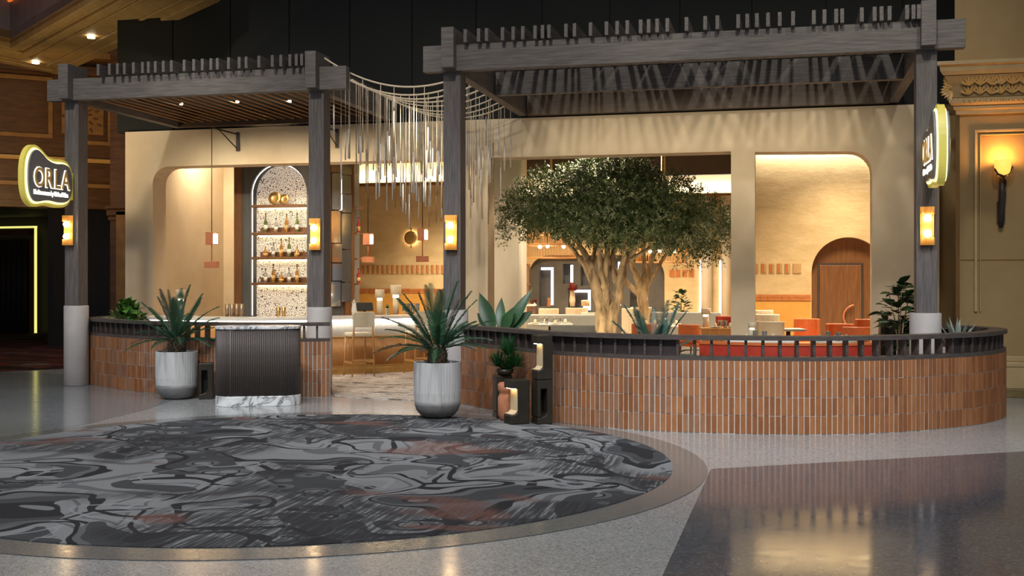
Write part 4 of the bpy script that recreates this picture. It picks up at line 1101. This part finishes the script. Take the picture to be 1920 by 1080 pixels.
# 45 degree facet with mirrored panels
fx0, fy0, fx1, fy1 = TX1f, TY, -8.22, 20.62
fd = (Vector((fx1, fy1))-Vector((fx0, fy0))); fl_ = fd.length; fa = math.atan2(fd.y, fd.x)
def F_(mb, name, m, bev=0): return mb.build(name, m, tw, (fx0+ox, fy0-TY, 0), (0, 0, fa), bevel=bev)
F_(BX(0, fl_, .06, .12, 0, 4.9), 'side_face', 'tower_grey')
F_(BX(-.03, .09, -.02, .08, 0, 4.9), 'edge_board', 'brown_wood', .01); F_(BX(fl_-.17, fl_+.02, -.02, .08, 0, 4.9), 'edge_board', 'brown_wood', .01)
rg = random.Random(9)
for c_ in range(2):
    z = 1.0+rg.uniform(0, .3)
    while z < 4.4:
        h = rg.uniform(.35, .75); w0 = .10+c_*.21
        F_(BX(w0, w0+.20, .0-rg.choice((0, .03, .06)), .06, z, z+h-.02), 'mirror_panel', rg.choice(('mirror', 'mirror', 'mirror_warm')))
        if rg.random() < .45: F_(BX(w0+.20, w0+.208, .0, .05, z, z+h-.05), 'mirror_light', 'led')
        z += h
# rear side with small shelves
T_(MB().prism([(fx1, fy1), (fx1-.22, fy1+.9), (TX0, fy1+.9), (TX0, TY+.34), (TX1f, TY+.34), (fx1-.1, fy1+.05)], 0, 4.9), 'rear_body', 'tower_grey')
rshelf = []
for z in (1.55, 2.05, 2.55, 3.05):
    MB().box(-.02, .10, .0, .22, z, z+.035).build('end_shelf', 'brown_wood', tw, (fx1+ox, fy1-TY+.06, 0)); rshelf.append(z+.035)

def bottle(x, y, z, kind, label, h=.3, group='bottles on the niche shelves'):
    t = thing('bottle', label, 'bottle', (x, y, z), 0, group)
    r_ = .036 if kind != 'squat' else .05
    m_ = {'amber': 'glass_amber', 'clear': 'glass_clear', 'green': 'glass_green', 'squat': 'glass_amber', 'red': 'glass_red'}[kind]
    hb = h*.58 if kind != 'squat' else h*.5
    MB().lathe([(0, .001), (r_*.9, .001), (r_, .012), (r_, hb), (r_*.8, hb+.02), (.013, hb+.05), (.012, h), (0, h)], 12).build('glass_body', m_, t)
    MB().cyl(0, 0, h-.003, h+.025, .014, 10).build('cap', 'dark_wood' if kind != 'squat' else 'brass', t)
    MB().lathe([(r_+.001, hb*.25), (r_+.001, hb*.72)], 12).build('paper_label', 'porcelain' if kind in ('clear', 'green') else 'letter_gold', t)
names = ['top bottle shelf', 'middle bottle shelf', 'lowest bottle shelf']
for k, row in enumerate((['green', 'clear', 'amber', 'green'], ['squat', 'clear', 'amber', 'green', 'squat'], ['clear', 'amber', 'squat', 'clear', 'amber'])):
    n_ = len(row)
    for i, kd in enumerate(row):
        x = nx0+.27+(nx1-nx0-.52)*i/(n_-1)
        bottle(x, TY+.10, shelves[k+1], kd, '%s bottle on the %s, %s' % ({'squat': 'squat golden', 'clear': 'clear', 'amber': 'amber', 'green': 'dark green'}[kd], names[k], ORD[i]), {'squat': .20, 'clear': .26, 'amber': .34, 'green': .36}[kd])
for i, (dx, r_) in enumerate(((-.09, .13), (.10, .105))):
    t = thing('gold_plate', 'round golden plate leaning on the uppermost niche shelf, the %s one' % ('larger left', 'smaller right')[i], 'plate', ((nx0+nx1)/2+dx-.04, TY+.12+.02*i, shelves[0]+.001), 0)
    MB().lathe([(0, 0), (r_*.55, .004), (r_, .022), (r_, .028), (r_*.5, .012), (0, .008)], 28).build('dish', 'brass', t, (0, 0, r_), (R(82), 0, 0))
    MB().lathe([(r_*.18, .013), (r_*.18, .016)], 20).build('boss', 'gold_trim', t, (0, 0, r_), (R(82), 0, 0))
for i, z in enumerate((rshelf[0], rshelf[2])):
    bottle(fx1+.05, fy1+.16, z, 'red', 'red bottle on the tower side shelf, %s' % ('lower one', 'upper one')[i], .28, 'red bottles on the tower side')

# things on the counter
def table_lamp(x, y, z, label, h=.42, w=.17, cat='lamp'):
    t = thing('table_lamp', label, cat, (x, y, z), R(15))
    MB().lathe([(0, .0), (.055, .0), (.055, h*.55), (.03, h*.57), (0, h*.57)], 18).build('base', 'cream', t)
    MB().lathe([(w*.28, h*.57), (w*.28, h*.66)], 14).build('glow', 'lamp_lit', t)
    MB().lathe([(0, h), (w*.5, h), (w*.52, h*.96), (w*.5, h*.66), (w*.46, h*.66), (w*.46, h*.94), (0, h*.95)], 22).build('shade', 'cream', t)
    return t
def on_bar(px, off, y0):
    x, y, _ = pix(px, 590, y0); return x, y
table_lamp(*pix(339, 590, 17.9)[:2], 1.0165, 'white table lamp on the left end of the bar', .46)
table_lamp(*pix(712, 590, 19.35)[:2], 1.0165, 'cream table lamp on the bar beside the small flowers', .46)
table_lamp(*pix(742, 590, 19.75)[:2], 1.0165, 'taller cream table lamp on the bar, right of the other lamp', .54, .2)
def vase(x, y, z, label, m_, fm, n, seed, r_=.045, h=.12, name='flower_vase', L_=.07):
    rg = random.Random(seed); t = thing(name, label, 'vase', (x, y, z))
    MB().lathe([(0, 0), (r_*.8, 0), (r_, h*.4), (r_*.7, h*.9), (r_*.75, h), (r_*.6, h), (0, h*.9)], 16).build('vase_body', m_, t)
    mb = MB()
    for i in range(n):
        a = rg.uniform(0, 6.28); e = rg.uniform(.2, 1.5)
        d = (math.cos(a)*math.cos(e), math.sin(a)*math.cos(e), math.sin(e)); q = Vector((0, 0, h*.95))
        mb.leaf(q, d, (0, 0, 1), L_*rg.uniform(.7, 1.3), L_*.18, 2, .1, .2)
    mb.build('flowers', fm, t)
    return t
vase(*pix(325, 590, 17.85)[:2], 1.0165, 'small white flower vase on the bar beside the white lamp', 'porcelain', 'flower_white', 40, 1)
vase(*pix(726, 590, 19.25)[:2], 1.0165, 'small vase of yellow-green flowers on the bar between the two cream lamps', 'glass_clear', 'leaf_bright', 40, 2)
def glass(x, y, z, label, h=.13, m_='glass_clear', group='glasses on the bar'):
    t = thing('drinking_glass', label, 'glass', (x, y, z), 0, group)
    MB().lathe([(0, .002), (.032, .002), (.038, h), (.035, h), (.029, .012), (0, .012)], 14).build('tumbler', m_, t)
    MB().lathe([(.0385, h-.004), (.039, h)], 14).build('rim', 'brass', t)
for i, px in enumerate((426, 435, 444, 453)):
    glass(*pix(px, 590, 17.8)[:2], 1.0165, 'tall bronze tumbler near the left end of the bar, %s of four' % ORD[i], .22, 'chime_bronze')
for i, px in enumerate((522, 532)):
    glass(*pix(px, 590, 18.0)[:2], 1.0165, 'brass mixing cup in front of the crackle niche, %s' % ('left one', 'right one')[i], .16, 'brass')
for i, px in enumerate((758, 766, 774, 783)):
    glass(*pix(px, 590, 19.9)[:2], 1.0165, 'clear glass on the bar right of the tall cream lamp, %s of four' % ORD[i], .2)
x, y, _ = pix(684, 590, 19.1)
t = thing('tablet_till', 'dark tilted tablet till on the bar left of the lamps', 'till', (x, y, 1.0165), R(30))
MB().box(-.06, .06, -.05, .05, 0, .015).build('foot', 'iron', t); MB().bar((0, 0, .01), (0, .03, .12), .04, .03).build('stand', 'iron', t)
BX(-.15, .15, -.012, .012, -.09, .09).build('screen', 'black', t, (0, .0, .15), (R(-40), 0, 0), .006)
x, y, _ = pix(664, 590, 18.9)
vase(x, y, 1.0165, 'tall white lattice vase at the foot of the mirrored tower', 'porcelain', 'flower_white', 24, 6, .05, .22)

# pendants
def pendant(x, y, zt, zb, zblk, label, bracket=None):
    t = thing('pendant_lamp', label, 'lamp', (x, y, 0), R(10))
    MB().cyl(0, 0, zb+.22, zt, .008, 6).build('cord', 'iron', t)
    BX(-.085, .045, -.07, .07, zb, zb+.20).build('shade', 'copper', t, bevel=.004)
    BX(.046, .09, -.055, .055, zb+.015, zb+.185).build('glass', 'lamp_lit', t)
    for z in (zb-.004, zb+.20): BX(-.09, .095, -.075, .075, z, z+.012).build('frame', 'copper', t)
    MB().cyl(0, 0, zblk+.11, zb, .010, 6).build('rod', 'copper', t)
    BX(-.11, .11, -.07, .07, zblk, zblk+.11).build('weight', 'copper', t, bevel=.004)
    if bracket:
        yb = bracket-y
        pa = Matrix.Rotation(-R(10), 3, 'Z') @ Vector((0, yb, 0))
        MB().bar((0, 0, zt), (pa.x, pa.y, zt), .02, .025).build('arm', 'iron', t)
        MB().bar((pa.x*.25, pa.y*.25, zt), (pa.x, pa.y, zt-.28), .015, .015).build('strut', 'iron', t)
        pb = Matrix.Rotation(-R(10), 3, 'Z') @ Vector((0, yb-.02, 0))
        BX(pb.x-.03, pb.x+.03, pb.y-.015, pb.y+.012, zt-.30, zt+.04).build('wall_plate', 'iron', t)
    return t
x = pix(397, 240, 17.55)[0]
pendant(x, 17.55, 4.28, 2.26, 1.86, 'copper pendant lamp on a wall bracket over the left end of the bar', 18.52)
x = pix(600, 240, 17.75)[0]
pendant(x, 17.75, 4.28, 2.30, 1.9, 'copper pendant lamp on a wall bracket hidden behind the second post', 18.52)
x = pix(690, 440, 20.0)[0]
pendant(x, 20.0, 4.98, 2.32, 1.98, 'copper pendant lamp over the bar, left of the round wall light')
x = pix(792, 440, 19.6)[0]
pendant(x, 19.6, 4.98, 2.38, 1.98, 'copper pendant lamp over the bar, right of the round wall light')
# round backlit wall light
x, _, z = pix(770, 446, 24.9)
t = thing('round_wall_light', 'round gold disc wall light with glowing rim on the textured bar wall', 'lamp', (x, 24.98, z))
MB().lathe([(.13, -.02), (.14, 0), (.14, .012), (0, .012)], 32).build('glow_ring', 'led_warm', t, (0, -.02, 0), (R(90), 0, 0))
MB().lathe([(0, .0), (.155, .0), (.16, .02), (.12, .035), (0, .04)], 32).build('disc', 'brass', t, (0, -.06, 0), (R(90), 0, 0), 0)
MB().cyl(0, -.05, -.24, .24, .010, 8).build('rod', 'iron', t)
pl = bpy.data.lights.new('disc_light', 'POINT'); pl.energy = 5; pl.color = (1, .85, .5); pl.shadow_soft_size = .1
po = bpy.data.objects.new('disc_light', pl); po.location = (x, 24.93, z); COL.objects.link(po)

# ================================================================== DINING ROOM
def chair(x, y, rz, label, m_, h=.82, name='dining_chair', group='dining chairs', wide=.46):
    t = thing(name, label, 'chair', (x, y, .011), rz, group)
    hw = wide/2
    BX(-hw, hw, -.22, .22, .38, .46).build('seat', m_, t, bevel=.025)
    n = 8; pts = [(hw*math.sin(R(-75+150*i/n)), -.05-.20*math.cos(R(-75+150*i/n))) for i in range(n+1)]
    MB().sweep([Vector(p) for p in pts], -.035, .035, .46, h).build('backrest', m_, t, bevel=.015)
    for sx in (-1, 1):
        for sy in (-1, 1): MB().tube([(sx*(hw-.03), sy*.2, 0), (sx*(hw-.06), sy*.17, .39)], [.013, .018], 6).build('leg', 'brown_wood', t)
    return t
def table(x, y, r_, label, m_='honey_wood', h=.74, square=None):
    t = thing('dining_table', label, 'table', (x, y, .011), R(10))
    if square: BX(-square[0]/2, square[0]/2, -square[1]/2, square[1]/2, h-.04, h).build('top', m_, t, bevel=.008)
    else: MB().lathe([(0, h-.04), (r_-.01, h-.04), (r_, h-.02), (r_, h), (0, h)], 28).build('top', m_, t)
    MB().cyl(0, 0, .03, h-.04, .04, 12).build('column', 'iron', t); MB().lathe([(0, 0), (.24, 0), (.24, .02), (.05, .035), (0, .035)], 20).build('foot', 'iron', t)
    return t
def setting(x, y, z, tname, seed, n=4, rad=.28):
    rg = random.Random(seed)
    for i in range(n):
        a = R(360*i/n+30); px_, py_ = x+rad*math.cos(a), y+rad*math.sin(a)
        w = ('near left', 'near right', 'far right', 'far left')[(i+2) % 4] if n == 4 else ('left', 'right')[i % 2]
        t = thing('plate', 'white plate on the %s, %s place' % (tname, w), 'plate', (px_, py_, z), 0, 'plates on the dining tables')
        MB().lathe([(0, 0), (.06, 0), (.11, .015), (.112, .018), (.06, .006), (0, .005)], 20).build('dish', 'porcelain', t)
        MB().lathe([(0, .006), (.035, .006), (.025, .075), (.0, .09)], 10).build('napkin', 'cream', t)
        q = a+(1.57 if n == 2 else .85)
        glass(x+rad*.62*math.cos(q), y+rad*.62*math.sin(q), z, 'clear glass on the %s, %s place' % (tname, w), .13, 'glass_clear', 'glasses on the dining tables')
def sofa(x, y, rz, L_, label, m_, h=.92, name='banquette', cat='banquette', d=.6, seats=3):
    t = thing(name, label, cat, (x, y, .011), rz)
    BX(-L_/2, L_/2, -d/2, -d/2+.16, .0, h).build('back', m_, t, bevel=.03)
    BX(-L_/2, L_/2, -d/2+.16, d/2, .0, .34).build('base', m_, t, bevel=.02)
    w = L_/seats
    for i in range(seats):
        BX(-L_/2+i*w+.005, -L_/2+(i+1)*w-.005, -d/2+.17, d/2+.01, .345, .47).build('seat_cushion', m_, t, bevel=.03)
    return t
def P_(px, y): return pix(px, 560, y)[0], y
# near left table with place settings
x, y = P_(1032, 22.2); table(x, y, .46, 'round table set with plates and glasses, left of the tree trunk', 'porcelain', .76); setting(x, y, .7715, 'round table left of the trunk', 3, 4, .32)
x, y = P_(1075, 23.2); sofa(x-.2, y+.05, R(8), 1.7, 'grey upholstered banquette left of the tree trunk', 'linen_grey', .92)
x, y = P_(1082, 21.15); sofa(x, y, R(-4), .9, 'low grey sofa back touching the left side of the large trunk', 'linen_grey', .78, 'lounge_sofa', 'sofa', .6, 1)
for px, yy, rz, m_, h, lb in ((1012, 24.6, 10, 'red_leather', .84, 'dark red dining chair beside the console cabinet'), (1032, 25.6, -8, 'cream', .98, 'cream dining chair in front of the lower lit niche'), (1056, 24.7, 6, 'orange_leather', .86, 'rust dining chair behind the grey banquette'), (1082, 25.5, 0, 'cream', 1.0, 'cream dining chair below the red flowers'), (1108, 24.7, 20, 'cream', .92, 'cream dining chair beside the small lit lamp')):
    x, y = P_(px, yy); chair(x, y, R(rz), lb, m_, h)
x, y = P_(1043, 26.5); table(x, y, .33, 'round table below the lit niches')
x, y = P_(1091, 25.75); table(x, y+.5, .35, 'small round table below the red flowers'); table_lamp(x, y+.5, .7515, 'cream table lamp below the red flowers', .42, .2)
# console cabinet
x, y = P_(984, 26.0)
t = thing('console_cabinet', 'brown console cabinet against the pale column', 'cabinet', (x, y, .011))
BX(-.35, .22, -.2, .2, .06, 1.02).build('body', 'brown_wood', t, bevel=.008); BX(-.37, .24, -.22, .22, 1.02, 1.06).build('top', 'porcelain', t)
for k in range(3):
    dr = BX(-.33, .20, -.215, -.2, .12+.30*k, .40+.30*k).build('drawer', 'brown_wood', t, bevel=.004); BX(-.10, .0, -.235, -.215, .25+.30*k, .27+.30*k).build('handle', 'brass', dr)
for sx in (-.3, .17):
    for sy in (-.15, .15): BX(sx-.02, sx+.02, sy-.02, sy+.02, 0, .06).build('foot', 'brown_wood', t)
t = thing('rack_lantern', 'tall wooden rack lantern standing on the console cabinet', 'lantern', (x-.02, y, 1.073))
for sx in (-.10, .10):
    for sy in (-.10, .10): BX(sx-.012, sx+.012, sy-.012, sy+.012, 0, .95).build('upright', 'brown_wood', t)
for z in (0, .45, .93): BX(-.13, .13, -.13, .13, z, z+.03).build('rack_shelf', 'brown_wood', t)
MB().ball((0, 0, 1.06), .07, 12, 8, 1.3).build('finial', 'copper', t); MB().cyl(0, 0, .03, .4, .06, 12).build('candle', 'cream', t)
# alcove ornaments
def orn(px, py, label, m_, fm, n, seed, r_, h, z=None, L_=.12):
    xx, _, zz = pix(px, py, BK_Y+.27)
    return vase(xx, BK_Y+.20, z if z else zz, label, m_, fm, n, seed, r_, h, 'flower_vase', L_)
orn(1004, 560, 'small vase of red blooms in the left lit niche', 'porcelain', 'flower_red', 60, 3, .06, .10, .951, .13)
orn(1074, 560, 'tall cream vase with a burst of red flowers in the right lit niche', 'cream', 'flower_red', 110, 4, .085, .42, .951, .22)
for px, m_, h, lb in ((1029, 'tile_rust', .34, 'slim rust ceramic pot in the low lit niche'), (1041, 'porcelain', .18, 'small white ceramic pot in the low lit niche')):
    xx = pix(px, 560, BK_Y+.27)[0]
    t = thing('ceramic_pot', lb, 'pot', (xx, BK_Y+.26, .821)); MB().lathe([(0, 0), (.05, 0), (.065, h*.4), (.03, h*.85), (.04, h)], 16).build('pot_body', m_, t); MB().lathe([(.04, h), (.045, h+.012)], 16).build('rim', m_, t)
xx = pix(1047, 480, BK_Y+.27)[0]
t = thing('wood_sculpture', 'tapering brown wooden sculpture in the upper niche', 'sculpture', (xx-.02, BK_Y+.26, 1.501)); MB().lathe([(.03, 0), (.05, .1), (.10, .45)], 12).build('carved_body', 'copper', t); BX(-.05, .05, -.05, .05, 0, .02).build('foot', 'iron', t)
# rattan chandeliers
def chandelier(px, y, zc, r_, label):
    xx = pix(px, 450, y)[0]
    t = thing('rattan_chandelier', label, 'chandelier', (xx, y, 0))
    rod = MB().cyl(0, 0, -.10, .10, .006, 5).mesh('rattan_rod', 'rattan')
    for k, (rr, zz, hh) in enumerate(((r_, zc+.18, .24), (r_*.82, zc-.10, .28))):
        for z_ in (zz-hh/2, zz+hh/2):
            MB().tube([(rr*math.cos(R(a)), rr*math.sin(R(a)), z_) for a in range(0, 361, 12)], .014, 6, False).build('hoop', 'rattan', t)
        n = int(70*rr/r_)
        for i in range(n):
            a = 2*math.pi*i/n; link('rattan_rod', rod, t, (rr*math.cos(a), rr*math.sin(a), zz), (0, 0, 0), scale=(1, 1, hh/.2))
    MB().cyl(0, 0, zc+.3, 4.98, .010, 6).build('suspension', 'gold_trim', t)
    for a in (0, 90): MB().bar((r_*math.cos(R(a)), r_*math.sin(R(a)), zc+.30), (-r_*math.cos(R(a)), -r_*math.sin(R(a)), zc+.30), .015, .015).build('spoke', 'rattan', t)
    for a in (30, 150, 270): MB().ball((.45*r_*math.cos(R(a)), .45*r_*math.sin(R(a)), zc+.02), .045, 10, 8).build('bulb', 'bulb', t)
    for a in (30, 150, 270): MB().cyl(.45*r_*math.cos(R(a)), .45*r_*math.sin(R(a)), zc+.06, zc+.30, .008, 6).build('bulb_stem', 'iron', t)
chandelier(1032, 25.2, 2.40, .72, 'tiered rattan chandelier with small bulbs left of the large tree')
chandelier(1240, 26.0, 2.30, .72, 'tiered rattan chandelier partly hidden behind the right side of the crown')
# right of the trunk
x, y = P_(1288, 24.4); sofa(x, y, R(-3), 1.5, 'pale grey banquette right of the tree trunk', 'linen_grey', .95)
x, y = P_(1343, 20.6); t = table(x, y, .3, 'square honey wood table next to the stucco column', 'honey_wood', .78, (.62, .6))
BX(-.30, .30, -.30, -.27, .45, .74).build('apron', 'honey_wood', t)
setting(x+.12, y-.08, .7915, 'square table by the column', 8, 2, .15)
table_lamp(x-.2, y+.18, .7915, 'cream table lamp on the square table by the stucco column', .34)
for px, yy, rz, m_, h, lb in ((1205, 21.7, 20, 'orange_leather', .80, 'orange dining chair behind the spiky terrace palm'), (1300, 21.5, -30, 'orange_leather', .80, 'orange dining chair left of the square wooden table'), (1356, 21.5, 150, 'red_leather', .95, 'dark red dining chair beside the stucco column'), (1188, 24.6, 0, 'cream', 1.02, 'cream dining chair right of the large trunk'), (1203, 25.6, 0, 'cream', 1.02, 'cream dining chair in front of the second tree trunk')):
    x, y = P_(px, yy); chair(x, y, R(rz), lb, m_, h)
x, y = P_(1240, 22.6); table(x, y, .5, 'round table with place settings behind the terrace palm', 'porcelain'); setting(x, y, .7515, 'round table behind the terrace palm', 9, 4, .33)
# door-side opening
for px, yy, rz, m_, h, lb in ((1424, 22.2, 10, 'cream', 1.06, 'tall cream chair just right of the stucco column'), (1446, 19.8, -10, 'cream', .93, 'cream chair in front of the ochre dado'), (1438, 21.6, -5, 'cream', 1.0, 'cream chair between the other two cream chairs'), (1511, 22.0, 170, 'orange_leather', .90, 'orange chair in front of the arched door frame'), (1574, 20.6, 175, 'orange_leather', .86, 'orange chair in front of the arched door'), (1607, 19.6, 0, 'orange_leather', .86, 'orange chair left of the right stucco jamb'), (1627, 20.4, 165, 'orange_leather', .95, 'orange chair closest to the right stucco jamb'), (1592, 18.0, 5, 'orange_leather', .80, 'orange chair just behind the slatted rail')):
    x, y = P_(px, yy); chair(x, y, R(rz), lb, m_, h)
x, y = P_(1478, 20.9); table(x, y, .3, 'square grey table in front of the ochre dado', 'linen_grey', .76, (.55, .55))
x, y = P_(1425, 17.0); table(x, y, .3, 'white square table behind the slatted rail', 'porcelain', .76, (1.0, .7)); setting(x, y, .7715, 'white table behind the rail', 14, 2, .22)
table_lamp(x-.12, y+.22, .7715, 'small white table lamp behind the slatted rail', .24, .12)
x, y = P_(1562, 16.9); table(x, y, .33, 'round table behind the rail in front of the door', 'porcelain', .76); setting(x, y, .7715, 'round table in front of the door', 15, 2, .22)
x, y = P_(1456, 23.2); vv = vase(x, y, .011, 'tall leafy plant stand beside the cream chairs', 'terracotta', 'leaf_bright', 60, 16, .16, .62, 'plant_stand', .22)
# long red booth just behind the slatted rail
rb = thing('red_booth', 'long red leather booth just behind the slatted rail', 'booth', (.1, 14.1, .011))
rp = [p-Vector((.1, 14.1)) for p in catmull([(-1.0, 13.75), (-.2, 13.55), (.6, 13.7), (1.15, 14.05)], .08)]
MB().sweep(rp, 0, .14, 0, .86).build('back', 'red_leather', rb); MB().sweep(rp, .14, .62, 0, .45).build('seat', 'red_leather', rb); MB().sweep(rp, -.01, .15, .862, .89).build('top_piping', 'orange_leather', rb)
x, y = P_(1680, 16.4)
t = thing('side_console', 'small olive-grey side console beside the right shrub', 'cabinet', (x, y, .011)); BX(-.22, .22, -.2, .2, 0, 1.05).build('body', 'bronze', t, bevel=.01); BX(-.23, .23, -.21, .21, 1.05, 1.08).build('top', 'linen_grey', t)
